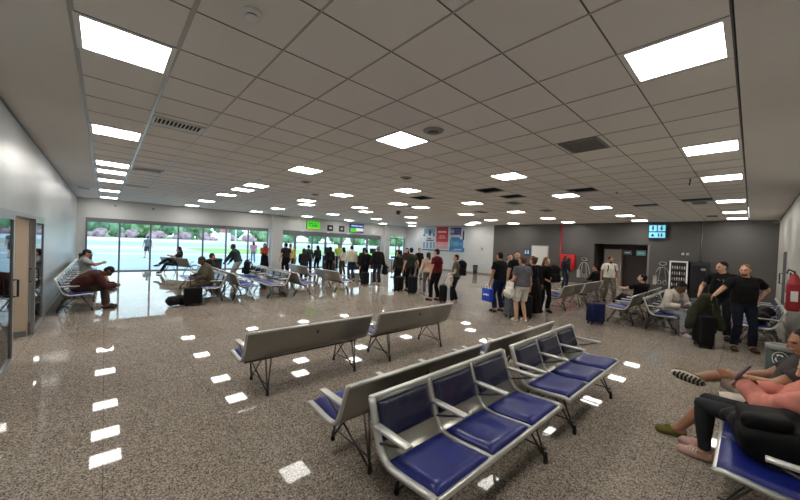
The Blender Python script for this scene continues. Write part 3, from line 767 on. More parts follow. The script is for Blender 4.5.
# ------------------------------------------------------------------ carried things
def blob(name, shapes, m, voxel=.012, amp=.012, sc=8, parent=None, smooth=6):
    mb = MB()
    for sh in shapes:
        if sh[0] == 'e': mb.ell(sh[1], sh[2])
        elif sh[0] == 'c': mb.rc(sh[1], sh[2], sh[3], sh[4])
        else: mb.rbox(*sh[1], sh[2])
    me = remesh(mb, voxel, smooth); v, n_, f = mesh_np(me); bpy.data.meshes.remove(me)
    w_ = np.array([noise.noise(Vector(p)*sc)+.5*noise.noise(Vector(p)*sc*2.3) for p in v])*amp
    return obj_from(name, v+n_*w_[:, None], f, m, parent)
def suitcase(x, y, rz, label, c, w_=.42, h=.60, d=.25, handle=.0, group=None, rough=.45):
    t = empty('suitcase', (x, y, 0), rz); tag(t, label, 'suitcase', group); m = cloth(c, rough)
    b = MB(); b.rbox(-w_/2, w_/2, -d/2, d/2, .05, .05+h, .045, None, 4); bd = b.build('shell', m, t)
    r = MB()
    for k in range(6):
        q = -w_/2+.06+k*(w_-.12)/5; r.rbox(q-.008, q+.008, -d/2-.006, d/2+.006, .10, h, .004)
    r.build('ribs', m, t)
    MB().tube([(-.07, 0, .05+h), (-.07, 0, .09+h), (.07, 0, .09+h), (.07, 0, .05+h)], .012).build('carry_handle', BLACK, t)
    for sx_ in (-1, 1):
        for sy in (-1, 1): MB().lathe([(.001, -.012), (.025, -.012), (.025, .012), (.001, .012)], (sx_*(w_/2-.05), sy*(d/2-.05), .026), BLACK, 14, 'x').build('wheel', BLACK, t)
    if handle:
        MB().tube([(-.08, -d/2+.03, .05+h), (-.08, -d/2+.03, .05+h+handle), (.08, -d/2+.03, .05+h+handle), (.08, -d/2+.03, .05+h)], .010).build('pull_handle', LEG, t)
    return t
def backpack(x, y, z, rz, label, c, tilt=0, s=1.0, straps=True, group=None):
    t = empty('backpack', (x, y, z), rz); t.rotation_euler[0] = math.radians(tilt); t.scale = (s, s, s); tag(t, label, 'backpack', group); m = cloth(c, .7)
    blob('body', [('b', (-.15, .15, -.09, .08, 0, .44), .05), ('e', (0, -.0, .40), (.14, .08, .10))], m, .012, .012, 7, t)
    blob('front_pocket', [('b', (-.12, .12, .06, .14, .03, .24), .03)], m, .012, .008, 7, t)
    if straps:
        for sg in (-1, 1): MB().tube([(sg*.08, -.08, .42), (sg*.09, -.15, .34), (sg*.10, -.16, .20), (sg*.10, -.09, .06)], .014).build('strap', m, t)
    MB().tube([(-.04, -.07, .47), (-.03, -.08, .51), (.03, -.08, .51), (.04, -.07, .47)], .009).build('grab_loop', m, t)
    return t
def sit(x, y, face, label, seat=.445, **k):
    k.setdefault('hip', (0, 0, seat+.10)); k.setdefault('fL', (-.10, .46, .08)); k.setdefault('fR', (.10, .46, .08))
    k.setdefault('kL', (0, .4, 1)); k.setdefault('kR', (0, .4, 1)); k.setdefault('hL', (-.12, .32, .66)); k.setdefault('hR', (.12, .32, .66)); k.setdefault('lean', -6)
    k.setdefault('eL', (-.8, -.5, -.5)); k.setdefault('eR', (.8, -.5, -.5))
    return person(x, y, face, label, **k)
BK = (20, 20, 22)
# right part of the hall
person(9.22, .08, 200, 'bearded balding person in black T-shirt, one hand on the draped coat', H=1.72, head=(4, -38), hR=(.50, .20, 1.02), eR=(.4, -.6, -.8), hL=(-.24, -.10, .98), eL=(-1, -.5, .1), top=(BK, 'short'), bottom=((26, 30, 42), 'trousers'),
       shoes=(74, 54, 42), hair=('short', (120, 92, 70)), beard=(128, 76, 48), build=1.15, vox=.009, loose=.008, fL=(-.15, .0, .08), fR=(.13, .06, .08))
def prt(o, hd, S, J, xr, u2, Hm):
    mb = MB(); m = cloth((150, 150, 150))
    for a, b in [((-.08, .34), (.06, .28)), ((-.02, .36), (-.04, .24)), ((.02, .33), (.08, .36)), ((-.06, .27), (.05, .25))]:
        pa = S(a[1])+xr*a[0]; pb = S(b[1])+xr*b[0]; mb.tube([pa+Vector((0, .142, 0)), pb+Vector((0, .144, 0))], .005)
    mb.build('shirt_print', m, o)
person(10.05, .42, 178, 'dark haired person in black T-shirt with thin white print', H=1.74, head=(4, -48), hR=(.34, .18, .93), eR=(.6, -.8, -.4), hL=(-.26, .08, .9), top=(BK, 'short'), bottom=((30, 32, 40), 'trousers'), shoes=(40, 40, 44), hair=('short', (26, 20, 18)), build=1.2, vox=.010, loose=.008, extra=prt)
suitcase(8.85, .60, 20, 'black suitcase under the olive green coat', (18, 18, 20), handle=.32)
t = blob('coat', [('c', (0, 0, .98), (.12, .08, .7), .10, .13), ('c', (-.05, .0, .97), (-.16, .12, .66), .10, .12), ('c', (.05, .05, .96), (.22, .0, .42), .09, .08), ('c', (-.16, .1, .66), (-.28, .05, .38), .12, .07), ('c', (-.05, .1, .8), (-.02, .14, .34), .11, .09), ('c', (.1, .1, .7), (.12, .12, .32), .11, .06)], cloth((50, 52, 38)), .012, .022, 5)
t.location = (8.85, .55, 0); t.rotation_euler = (0, 0, math.radians(-60)); tag(t, 'olive green coat draped over the black suitcase handle', 'coat')
sit(9.85, 1.28, 235, 'person in white long-sleeved shirt and light trousers, head bowed over a phone', lean=14, lean2=26, head=(34, 0), hL=(-.10, .36, .66), hR=(.10, .38, .66), skin='brown', top=((206, 196, 184), 'long'), bottom=((150, 152, 160), 'trousers'), shoes=(190, 188, 184), hair=('short', (14, 12, 12)), loose=.012, vox=.010)
sit(11.05, 2.12, 55, 'reclining person in black T-shirt with legs stretched out', hip=(0, .0, .53), lean=-22, lean2=-10, head=(-2, 30), fL=(-.1, .72, .30), fR=(.1, .78, .26), hL=(-.2, .38, .80), hR=(.1, .35, .78), top=(BK, 'short'), bottom=((34, 34, 42), 'trousers'), shoes=(150, 148, 144), hair=('short', (30, 20, 18)), vox=.011)
person(13.62, 3.5, 222, 'person in white short-sleeved shirt and grey trousers walking to the camera', H=1.7, head=(6, 0), fL=(-.09, .20, .10), fR=(.09, -.16, .10), hL=(-.28, .1, .84), hR=(.28, .02, .84), skin='tan', top=((226, 222, 210), 'short'), bottom=((110, 104, 92), 'trousers'), shoes=(28, 26, 26), hair=('short', (22, 18, 16)), beard=(40, 30, 26), vox=.012, loose=.010, build=1.1,
       extra=lambda o, hd, S, J, xr, u2, Hm: [MB().tube([S(.42)+xr*q*.10+Vector((0, -.1, .03)), S(.44)+xr*q*.10+Vector((0, .02, .03)), S(.38)+xr*q*.11+Vector((0, .125, 0)), S(.22)+xr*q*.13+Vector((0, .13, 0)), S(.1)+xr*q*.16+Vector((0, .02, 0))], .016).build('backpack_strap', BLKM, o) for q in (-1, 1)])
sit(14.7, 4.22, 75, 'person in black sitting behind the long bench back, beside the red cabinet', lean=4, head=(4, 40), top=(BK, 'long'), bottom=((24, 24, 28), 'trousers'), hair=('short', (14, 12, 12)), skin='tan', vox=.013)
person(16.6, 6.15, 250, 'person in dark clothes with a white stripe, standing at the red cabinet', H=1.6, skin='brown', top=((36, 40, 56), 'long'), bottom=((40, 46, 60), 'trousers'), hair=('short', (20, 16, 16)), vox=.013,
       extra=lambda o, hd, S, J, xr, u2, Hm: MB().tube([(-.06, .12, .95), (-.11, .12, .55), (-.06, .12, .55)], .014).build('stripe', MWHITE, o))
suitcase(9.13, 2.6, -40, 'navy blue suitcase standing alone on the open floor', (32, 36, 78), .37, .48, .24)
# group at the front of the queue
person(8.3, 4.82, 75, 'tall person in black T-shirt and blue jeans, back turned, carrying a blue bag', H=1.73, head=(0, 0), hL=(-.31, .05, .80), hR=(.28, .12, .82), fL=(-.13, .0, .08), fR=(.12, -.02, .08), top=(BK, 'short'), bottom=((30, 40, 72), 'trousers'), shoes=(66, 54, 44), hair=('short', (24, 20, 18)), skin='tan', vox=.010, loose=.01, build=1.15)
t = empty('shopping_bag', (8.0, 5.0, .30), 75); tag(t, 'bright blue shopping bag with white lettering, held in a hand', 'bag')
bb = MB(); bb.rbox(-.17, .17, -.06, .06, 0, .36, .012, None, 2); bb.build('body', mat('bag_blue', srgb(24, 74, 200), .5, var=.08, vs=8), t)
for sg in (-1, 1): MB().tube([(-.07, sg*.04, .36), (-.05, sg*.03, .47), (.05, sg*.03, .47), (.07, sg*.04, .36)], .006).build('handle', MWHITE, t)
lg = MB()
for a, z0, z1 in ((-.09, .17, .21), (-.03, .16, .22), (.03, .17, .21), (.08, .16, .2)):
    for sg in (-1, 1): lg.box(a-.012, a+.03, sg*.061-.002, sg*.061+.002, z0, z1)
lg.build('lettering', MWHITE, t)
person(7.66, 3.82, 62, 'person in grey T-shirt and white shorts, back turned, white sneakers', H=1.66, head=(2, 15), hL=(-.20, .25, 1.0), hR=(.27, .1, .84), top=((92, 92, 96), 'short'), bottom=((206, 202, 194), 'shorts'), shoes=(226, 224, 220), hair=('short', (84, 60, 46)), vox=.009, loose=.014, build=1.15)
t = blob('sweater', [('c', (0, 0, .5), (0, .02, .3), .10, .13), ('c', (0, 0, .5), (-.09, .0, .34), .07, .10), ('c', (.02, 0, .48), (.09, 0, .28), .07, .08)], cloth((222, 218, 210)), .011, .03, 9)
t.location = (7.42, 4.02, .40); tag(t, 'white sweater bundled in front of the grey shirted person', 'sweater')
suitcase(7.93, 4.22, 50, 'silver grey suitcase with raised handle behind the white shorts', (92, 98, 104), .42, .58, .26, .42, None, .3)
suitcase(8.15, 3.98, 60, 'black suitcase half hidden next to the silver grey one', (22, 22, 24), .40, .56, .24)
person(9.1, 4.75, 235, 'person in black turned to the camera, behind the black T-shirt with jeans', H=1.78, head=(4, -25), top=(BK, 'short'), bottom=(BK, 'trousers'), hair=('short', (26, 22, 20)), vox=.012, build=1.05)
person(9.6, 5.25, 225, 'person with pale face and light shirt glimpsed between two people in black', H=1.68, top=((150, 140, 136), 'short'), bottom=((40, 42, 52), 'trousers'), hair=('short', (60, 44, 36)), vox=.013)
def drs(o, hd, S, J, xr, u2, Hm): skirt(o, [(0, 0, 1.08, .17, .13), (0, 0, .9, .21, .17), (0, 0, .6, .25, .21), (0, .0, .3, .28, .24), (0, 0, .13, .29, .25)], cloth((16, 16, 18)), 'dress_skirt')
person(8.62, 3.98, 110, 'person in a long black dress and white sneakers', H=1.63, top=((16, 16, 18), 'three'), bottom=(BK, 'leggings'), shoes=(224, 222, 220), hair=('bun', (88, 56, 36)), vox=.011, extra=drs, head=(0, -20))
person(9.1, 4.25, 200, 'person in dark top, face just above the black dress wearer', H=1.66, top=((30, 28, 30), 'long'), bottom=(BK, 'trousers'), hair=('short', (110, 74, 52)), vox=.012, skin='tan')
person(9.55, 4.08, 235, 'long-haired person in black hugging a black backpack', H=1.62, head=(4, 20), hL=(-.02, .26, 1.06), hR=(.12, .27, 1.0), top=(BK, 'long'), bottom=((22, 22, 26), 'trousers'), shoes=(40, 38, 40), hair=('long', (106, 72, 46)), vox=.011)
backpack(9.50, 3.80, .88, 145, 'large black backpack carried on the side by the long-haired person', (16, 16, 18), 0, 1.05)
# queue towards the check-in
person(8.29, 6.35, 130, 'person in grey green T-shirt wearing a black backpack', H=1.58, head=(0, 0), top=((88, 92, 80), 'short'), bottom=((24, 24, 28), 'trousers'), shoes=(206, 204, 200), hair=('short', (30, 24, 20)), vox=.011, fL=(-.12, .1, .08), fR=(.12, -.05, .08), hL=(-.2, .26, .95))
backpack(8.42, 6.24, .88, 130, 'black backpack on the back of the grey green T-shirt', (18, 18, 20))
t = blob('sweater', [('c', (0, 0, .42), (0, .02, .2), .11, .12), ('c', (.02, 0, .4), (.1, 0, .18), .08, .08)], cloth((214, 210, 204)), .012, .03, 9)
t.location = (8.07, 6.42, .42); tag(t, 'white sweater hanging at the waist of the backpack wearer', 'sweater')
suitcase(8.13, 6.72, 40, 'black suitcase beside the backpack wearer', (24, 24, 26), .38, .5, .24)
person(8.05, 6.95, 95, 'person in maroon T-shirt and black trousers', H=1.74, head=(4, 10), top=((88, 22, 30), 'short'), bottom=(BK, 'trousers'), shoes=(26, 22, 22), hair=('short', (22, 18, 18)), vox=.011, hR=(.22, .2, .95), fL=(-.12, .12, .08), build=1.1)
person(8.69, 7.93, 60, 'person in cream sweater and grey trousers', H=1.58, head=(0, 10), top=((196, 170, 152), 'long'), bottom=((96, 94, 96), 'trousers'), shoes=(206, 200, 196), hair=('pony', (40, 28, 24)), vox=.011, loose=.012, hR=(.3, .15, .95))
suitcase(8.35, 8.35, 30, 'tall black suitcase between the cream sweater and the olive shirt', (20, 22, 28), .42, .62, .26, .2)
backpack(8.33, 8.36, .73, 30, 'small dark backpack lying on the tall black suitcase', (16, 16, 20), 0, .7)
person(8.82, 8.96, 70, 'person in dark olive T-shirt and black trousers', H=1.73, top=((46, 50, 40), 'short'), bottom=(BK, 'trousers'), hair=('short', (24, 20, 18)), vox=.012, build=1.08, hR=(.3, .12, .9))
person(8.54, 9.35, 95, 'person in dark green top beside a black suitcase', H=1.62, top=((40, 46, 38), 'long'), bottom=(BK, 'trousers'), shoes=(200, 200, 198), hair=('short', (30, 26, 22)), vox=.012, skin='tan')
suitcase(8.3, 9.05, 20, 'black suitcase at the dark green top wearer', (18, 18, 20), .38, .52, .24)
person(11.7, 12.2, 200, 'person in dark red top far behind the cream sweater', H=1.66, top=((70, 28, 34), 'long'), bottom=(BK, 'trousers'), hair=('long', (24, 20, 20)), vox=.014)
person(12.4, 12.0, 250, 'far person in black beside the dark red top', H=1.68, top=(BK, 'long'), bottom=(BK, 'trousers'), hair=('short', (24, 20, 20)), vox=.014)
person(15.4, 16.9, 200, 'far dark figure before the corner window', H=1.7, top=((34, 36, 36), 'long'), bottom=(BK, 'trousers'), hair=('short', (24, 20, 20)), vox=.015)
person(8.76, 10.95, 80, 'large person in black jacket and jeans with grey hair', H=1.72, top=((20, 20, 22), 'long'), bottom=((34, 40, 54), 'trousers'), shoes=(196, 192, 186), hair=('short', (120, 116, 112)), vox=.011, loose=.03, build=1.25, hL=(-.34, .05, .84), hR=(.34, .05, .84))
backpack(9.1, 10.85, .45, 80, 'dark bag hanging beside the large black jacket', (26, 26, 32), 0, .9)
person(8.5, 11.45, 85, 'person in black coat with dark cap of hair beside the large black jacket', H=1.57, top=(BK, 'long'), bottom=(BK, 'trousers'), shoes=(190, 188, 184), hair=('short', (20, 18, 18)), vox=.012, loose=.02)
suitcase(8.25, 11.15, 10, 'black suitcase between the black coat and the black jacket', (22, 22, 24), .36, .5, .22)
person(8.93, 12.2, 80, 'person with long dark hair and dark dress next to the cream shirt', H=1.62, top=((26, 24, 26), 'long'), bottom=(BK, 'trousers'), hair=('long', (30, 22, 20)), vox=.012, loose=.015)
person(8.55, 12.65, 80, 'person in cream shirt and blue jeans', H=1.70, top=((188, 184, 164), 'long'), bottom=((40, 56, 88), 'trousers'), hair=('short', (30, 26, 24)), vox=.012, loose=.015, build=1.1)
person(9.4, 14.67, 100, 'person in white top and olive trousers with long dark hair', H=1.56, top=((186, 182, 178), 'short'), bottom=((60, 58, 48), 'trousers'), shoes=(200, 198, 194), hair=('long', (22, 18, 18)), vox=.013)
person(9.0, 15.4, 80, 'person in dark top left of the white top', H=1.56, top=((28, 30, 34), 'long'), bottom=(BK, 'trousers'), hair=('long', (24, 20, 20)), vox=.013)
person(10.9, 17.6, 240, 'desk worker in yellow green safety vest', H=1.72, top=((176, 204, 84), 'short'), bottom=((40, 44, 56), 'trousers'), hair=('short', (24, 20, 20)), vox=.013, skin='tan')
person(8.75, 16.3, 100, 'person in dark jacket near the monitor', H=1.6, top=((34, 38, 44), 'long'), bottom=(BK, 'trousers'), hair=('long', (30, 24, 22)), vox=.013)
person(8.15, 16.2, 60, 'person in grey jacket left of the monitor group', H=1.62, top=((60, 66, 66), 'long'), bottom=((34, 36, 44), 'trousers'), hair=('short', (34, 28, 26)), vox=.013)
person(7.0, 15.9, 60, 'person in pale yellow shirt near the counter', H=1.66, top=((208, 200, 128), 'long'), bottom=((60, 60, 66), 'trousers'), hair=('short', (150, 110, 80)), vox=.013, loose=.01)
person(6.65, 15.6, 90, 'person with a hat in dark clothes near the counter', H=1.68, top=((30, 28, 30), 'short'), bottom=(BK, 'trousers'), hair=('short', (24, 20, 20)), vox=.013, cap=(60, 52, 44), build=1.1)
person(7.35, 17.3, 110, 'dark figure by the door frame left of the hat wearer', H=1.66, top=((34, 34, 38), 'long'), bottom=(BK, 'trousers'), hair=('short', (24, 20, 20)), vox=.014)
person(6.35, 13.0, 70, 'person in black with white belt line leaning over the pale bench', H=1.55, lean=16, lean2=22, head=(20, 0), hip=(0, -.06, .9), top=(BK, 'long'), bottom=((30, 44, 60), 'trousers'), hair=('long', (18, 16, 16)), vox=.012, loose=.01, hL=(-.15, .4, .9), hR=(.15, .4, .9))
def lsk(o, hd, S, J, xr, u2, Hm): skirt(o, [(0, 0, 1.02, .16, .13), (0, 0, .85, .2, .16), (0, 0, .5, .22, .19), (0, 0, .14, .25, .22)], cloth((22, 20, 22)))
person(6.66, 18.52, 235, 'person in orange red top and long black skirt by the white column', H=1.6, head=(14, 0), hL=(-.1, .3, 1.15), hR=(.1, .3, 1.15), top=((176, 70, 40), 'long'), bottom=(BK, 'leggings'), hair=('long', (44, 26, 22)), vox=.012, extra=lsk, skin='tan')
person(3.85, 13.75, 140, 'person in dark teal jacket and pale trousers bending forward', H=1.66, hip=(0, -.08, .9), lean=14, lean2=24, head=(10, 0), hL=(-.15, .38, .85), hR=(.18, .36, .8), top=((44, 56, 60), 'long'), bottom=((176, 172, 166), 'trousers'), shoes=(60, 58, 56), hair=('short', (40, 28, 26)), vox=.012, loose=.015, skin='brown')
sit(2.62, 13.3, 0, 'person in black sitting bent forward near the window, facing right', lean=24, lean2=34, head=(6, 0), hL=(-.1, .4, .62), hR=(.1, .42, .62), top=(BK, 'long'), bottom=((30, 30, 34), 'trousers'), hair=('short', (30, 24, 24)), skin='tan', vox=.012)
sit(2.17, 10.3, 180, 'person in olive shirt sitting with bowed head beside black suitcase', lean=4, lean2=14, head=(26, 0), hL=(-.12, .36, .66), hR=(.1, .38, .68), top=((88, 84, 70), 'long'), bottom=((112, 96, 70), 'trousers'), shoes=(36, 34, 34), hair=('short', (60, 54, 50)), skin='brown', vox=.010, loose=.014, build=1.15, fL=(-.12, .50, .08), fR=(.12, .44, .08))
suitcase(1.72, 9.75, 0, 'small black suitcase standing before the olive shirt sitter', (16, 16, 18), .40, .42, .24, .38)
t = blob('duffel_bag', [('c', (-.22, 0, .14), (.22, 0, .14), .13, .13)], BLKM, .012, .02, 6); t.location = (1.5, 9.95, 0); t.rotation_euler = (0, 0, .3); tag(t, 'black soft bag lying by the small black suitcase', 'bag')
sit(-.42, 10.35, 0, 'person in dark brown shirt hunched forward with head down', lean=44, lean2=58, head=(46, 0), hL=(-.1, .62, .55), hR=(.1, .64, .55), top=((70, 38, 34), 'long'), bottom=((72, 58, 50), 'trousers'), shoes=(44, 36, 32), hair=('short', (28, 18, 16)), skin='brown', vox=.009, loose=.022, build=1.3, fL=(-.12, .50, .08), fR=(.1, .46, .08))
sit(-.40, 13.6, 0, 'person in light grey shirt and dark cap looking at a phone by the wall', lean=-4, head=(18, 0), hL=(-.08, .36, .86), hR=(.08, .38, .86), top=((156, 160, 156), 'short'), bottom=((60, 36, 36), 'shorts'), shoes=(60, 60, 62), hair=('short', (28, 22, 20)), skin='tan', vox=.011, loose=.01, cap=(52, 54, 58), fL=(-.1, .55, .08), fR=(.1, .50, .08))
sit(2.55, 18.28, 165, 'person reclining by the window with crossed legs, looking at a phone', lean=-18, lean2=-8, head=(14, 0), hL=(-.1, .32, .86), hR=(.1, .32, .86), fL=(-.05, .62, .1), fR=(.02, .72, .42), kR=(0, .2, 1), top=((66, 44, 48), 'short'), bottom=((40, 40, 46), 'trousers'), shoes=(50, 46, 46), hair=('long', (44, 30, 26)), vox=.011)
backpack(3.95, 12.75, .46, 60, 'black backpack on the far seat of the white bench island', (16, 16, 18), 0, 1.1)
person(2.4, 30.6, 100, 'person in grey clothes walking outside on the apron', H=1.72, top=((96, 100, 104), 'short'), bottom=((60, 62, 66), 'shorts'), shoes=(60, 60, 60), hair=('short', (60, 50, 44)), vox=.014, fL=(-.09, .25, .1), fR=(.09, -.2, .1))
person(8.3, 25.4, 90, 'person in pink top standing outside beyond the window', H=1.62, top=((190, 130, 140), 'short'), bottom=((120, 124, 130), 'trousers'), hair=('long', (60, 44, 40)), vox=.014)
# lower right corner
def soles(o, hd, S, J, xr, u2, Hm):
    # patterned sole under the raised right foot
    k_, an = J['kneeR'], J['footR']; toe = Vector((-.15, 1, .25)).normalized(); dn = (an-k_).normalized(); lat = toe.cross(dn).normalized(); dn = lat.cross(toe).normalized()
    if dn.dot(an-k_) < 0: dn = -dn
    c = an+toe*.065+dn*.088; mb = MB(); ring = []
    for q in range(24):
        a = 2*math.pi*q/24; ring.append(c+toe*.135*math.cos(a)+lat*(.047+.008*math.cos(a))*math.sin(a))
    mb.loft([[p-dn*.02 for p in ring], [p+dn*.004 for p in ring]]); mb.build('sole', mat('sole_white', srgb(206, 200, 190), .6), o)
    tr = MB()
    for q in range(8):
        a = c+toe*(-.11+q*.031)+dn*.006; w2 = .036 if 0 < q < 7 else .022; tr.tube([a-lat*w2, a+toe*.012, a+lat*w2], .0085, n=6)
    tr.build('sole_tread', mat('tread_dark', srgb(52, 40, 32), .7), o)
sit(4.42, -.26, 97, 'person in white shorts, bare legs crossed, olive sneakers, face at the picture edge', hip=(0, .06, .53), lean=-30, lean2=-18, head=(20, 12), fL=(-.08, .70, .08), kL=(-.15, .4, 1), fR=(-.02, .60, .60), kR=(1, .35, .1), toeR=(-.15, 1, .25),
    hL=(-.10, .34, .72), hR=(.18, .30, .66), top=((62, 58, 56), 'short'), bottom=((210, 198, 184), 'shorts'), shoes=(106, 100, 44), hair=('short', (30, 22, 20)), skin='tan', vox=.007, build=1.1, extra=soles)
def rips(o, hd, S, J, xr, u2, Hm):
    k_ = J['kneeL']; mb = MB(); mb.ell(k_+Vector((-.035, -.12, .0)), (.045, .055, .034), None, 16); mb.build('ripped_knee', skinmat('light'), o)
    ft = J['footL']; st = MB()
    for q in (0, .02, .04): st.tube([ft+Vector((-.048, .04+q, .01)), ft+Vector((-.047, .055+q, -.045))], .004, n=6)
    st.build('shoe_stripe', MWHITE, o)
    
sit(3.88, -.22, 80, 'person in salmon pink jacket and ripped dark leggings, dark hair falling forward', hip=(0, .04, .52), lean=-40, lean2=-30, side=-10, head=(34, 10), fL=(-.02, .44, .08), fR=(.14, .48, .08), kL=(.0, .4, 1), 
    hL=(-.06, .22, .78), hR=(.10, .20, .72), top=((206, 132, 118), 'long'), bottom=((46, 48, 52), 'leggings'), shoes=(206, 170, 158), hair=('long', (22, 18, 18)), skin='light', vox=.007, loose=.022, extra=rips)
t = empty('phone', (3.86, .02, .86), 10); t.rotation_euler = (.6, .2, .2); tag(t, 'dark phone in the hands of the salmon pink jacket wearer', 'phone')
MB().rbox(-.04, .04, -.006, .006, -.08, .08, .005).build('case', mat('phone_case', srgb(52, 34, 46), .4), t)
bp_ = backpack(3.34, .04, .56, 0, 'big black backpack lying on the nearest bench seats at the lower right', (15, 15, 17), 84, 1.2)
bp_.rotation_euler = (math.radians(80), 0, math.radians(8))
t = blob('jacket', [('c', (0, 0, .1), (.2, .1, .06), .10, .08), ('c', (-.1, .15, .06), (.12, .25, .05), .06, .05)], BLKM, .010, .03, 8); t.location = (3.58, -.20, .47); t.scale = (1.3, 1.1, 1.4); tag(t, 'crumpled black jacket heaped beside the big black backpack', 'jacket')
blob_bag = blob('bag', [('c', (-.2, 0, .12), (.22, .02, .14), .13, .15), ('c', (.0, -.1, .22), (.1, -.05, .24), .12, .1)], BLKM, .012, .03, 6); blob_bag.location = (10.35, -.16, .45); tag(blob_bag, 'black bag lying on the bench by the right wall', 'bag')
# recycle bin
t = empty('recycling_bin', (6.82, -.31, 0)); tag(t, 'round dark green bin with white recycling symbol by the right wall', 'bin'); t.scale = (.72, .72, .9)
GREEN = mat('bin_green', srgb(20, 48, 40), .4)
MB().lathe([(.001, 0), (.165, 0), (.175, .02), (.19, .66), (.18, .66)], m=GREEN, n=40).build('body', GREEN, t)
MB().lathe([(.19, .64), (.202, .645), (.202, .70), (.16, .715), (.13, .70), (.12, .60)], m=GRIL, n=40).build('rim', GRIL, t)
MB().lathe([(.001, .60), (.125, .60)], m=BLACK, n=30).build('opening', BLACK, t)
def on_cyl(pts, r, th0, zc):    # flat marks wrapped on the curved side
    return [Vector((r*math.cos(th0+u/r), r*math.sin(th0+u/r), zc+v)) for u, v in pts]
def wrapped(name, polys, r, th0, zc, m, par):
    mb = MB()
    for p in polys: mb.add(on_cyl(p, r, th0, zc), [tuple(range(len(p)))], m)
    return mb.build(name, m, par)
TH = math.radians(178)
circ = lambda r, n=32, a0=0: [(r*math.cos(a0+2*math.pi*k/n), r*math.sin(a0+2*math.pi*k/n)) for k in range(n)]
def ringq(r0, r1, n=36): return [[(r0*math.cos(2*math.pi*k/n), r0*math.sin(2*math.pi*k/n)), (r1*math.cos(2*math.pi*k/n), r1*math.sin(2*math.pi*k/n)), (r1*math.cos(2*math.pi*(k+1)/n), r1*math.sin(2*math.pi*(k+1)/n)), (r0*math.cos(2*math.pi*(k+1)/n), r0*math.sin(2*math.pi*(k+1)/n))] for k in range(n)]
arr = []
for k in range(3):
    a = math.pi/2+k*2*math.pi/3; P = lambda u, v: (u*math.cos(a)-v*math.sin(a), u*math.sin(a)+v*math.cos(a))
    arr += [[P(.050, -.040), P(.070, -.010), P(.052, .0), P(.032, -.030)], [P(.070, -.010), P(.060, .030), P(.042, .022), P(.052, .0)], [P(.075, .024), P(.028, .028), P(.048, .058)]]
wrapped('symbol_ring', ringq(.098, .108), .1925, TH, .52, MWHITE, t); wrapped('recycling_symbol', arr, .1925, TH, .52, MWHITE, t)
wrapped('label_panel', [[(-.03, -.03), (.11, -.03), (.11, .03), (-.03, .03)]], .191, TH+.25, .27, MWHITE, t)
# extinguisher, wall column
t = empty('fire_extinguisher', (9.75, -.667, 0)); tag(t, 'red covered fire extinguisher hanging on the right wall', 'fire extinguisher')
t.scale = (1, .75, .97)
blob('cover', [('b', (-.17, .17, .02, .27, .85, 1.42), .05), ('c', (-.02, .14, 1.40), (.02, .14, 1.5), .13, .09)], mat('cover_red', srgb(150, 22, 34), .5), .012, .012, 5, t)
MB().tube([(0, .14, 1.55), (0, .14, 1.62), (.02, .24, 1.66), (.03, .27, 1.58)], .02).build('valve_handle', BLACK, t)
MB().tube([(.05, .16, 1.55), (.14, .2, 1.6), (.19, .2, 1.4), (.19, .16, 1.2)], .014).build('hose', BLACK, t)
MB().box(-.18, -.172, .08, .2, 1.05, 1.25).build('label_plate', MWHITE, t); MB().rbox(-.12, .12, .275, .28, 1.0, 1.2, .002).build('paper_label', MWHITE, t)
t = empty('wall_rail', (14.5, -.667, 0)); tag(t, 'narrow dark upright strip on the right wall', 'rail')
MB().rbox(-.07, .07, 0, .06, .5, 2.03, .01).build('strip', DKALU, t); MB().tube([(0, .06, 1.1), (0, .11, 1.1), (0, .11, 1.4), (0, .06, 1.4)], .015).build('handle', BLACK, t)
# red cabinet, pipe
t = empty('hose_cabinet', (XD-.02, 6.9, 0)); tag(t, 'red fire hose cabinet on the dark wall', 'cabinet')
MB().rbox(-.2, 0, -.38, .38, .78, 1.62, .015).build('body', RED, t); MB().rbox(-.215, -.2, -.33, .33, .83, 1.57, .006).build('door', RED, t)
MB().box(-.218, -.215, -.2, .2, 1.0, 1.42).build('door_glass', mat('dark_glass', (.05, .03, .04), .1), t); MB().tube([(-.215, .27, 1.15), (-.245, .27, 1.15), (-.245, .27, 1.25), (-.215, .27, 1.25)], .01).build('handle', LEG, t)
t = empty('sprinkler_pipe', (XD-.06, 7.34, 0)); tag(t, 'vertical red pipe running from ceiling to hose cabinet', 'pipe')
MB().tube([(0, 0, CEIL), (0, 0, 1.5), (0, -.1, 1.45)], .035).build('pipe', RED, t)
for z in (2.9, 2.2): MB().lathe([(.05, z-.03), (.05, z+.03)], m=RED, n=14).build('bracket', RED, t)
MB().tube([(-.03, 0, 1.9), (-.09, 0, 1.9)], .04).build('valve', RED, t)
t = empty('conduit', (XD-.02, 1.5, 0)); tag(t, 'thin light conduit down the dark wall', 'pipe'); MB().tube([(0, 0, CEIL), (0, 0, 1.56)], .018).build('pipe', GRIL, t)
def plate(x, y, z, lb, w_=.09, h=.09, m=MWHITE):
    t = empty('wall_plate', (x, y, z)); tag(t, lb, 'wall plate'); MB().rbox(-.012, 0, -w_/2, w_/2, -h/2, h/2, .004).build('cover', m, t); MB().box(-.016, -.012, -w_/5, w_/5, -h/5, h/5).build('socket', GRIL, t)
plate(XD, 2.1, 1.88, 'left of the two small white plates above the glowing cabinet'); plate(XD, 1.94, 1.88, 'right of the two small white plates above the glowing cabinet')
plate(XD, 7.2, .24, 'low white socket plate under the red cabinet', .11, .11); plate(XD, 12.52, 1.72, 'small grey plate on the white far wall', .16, .2, GRIL)
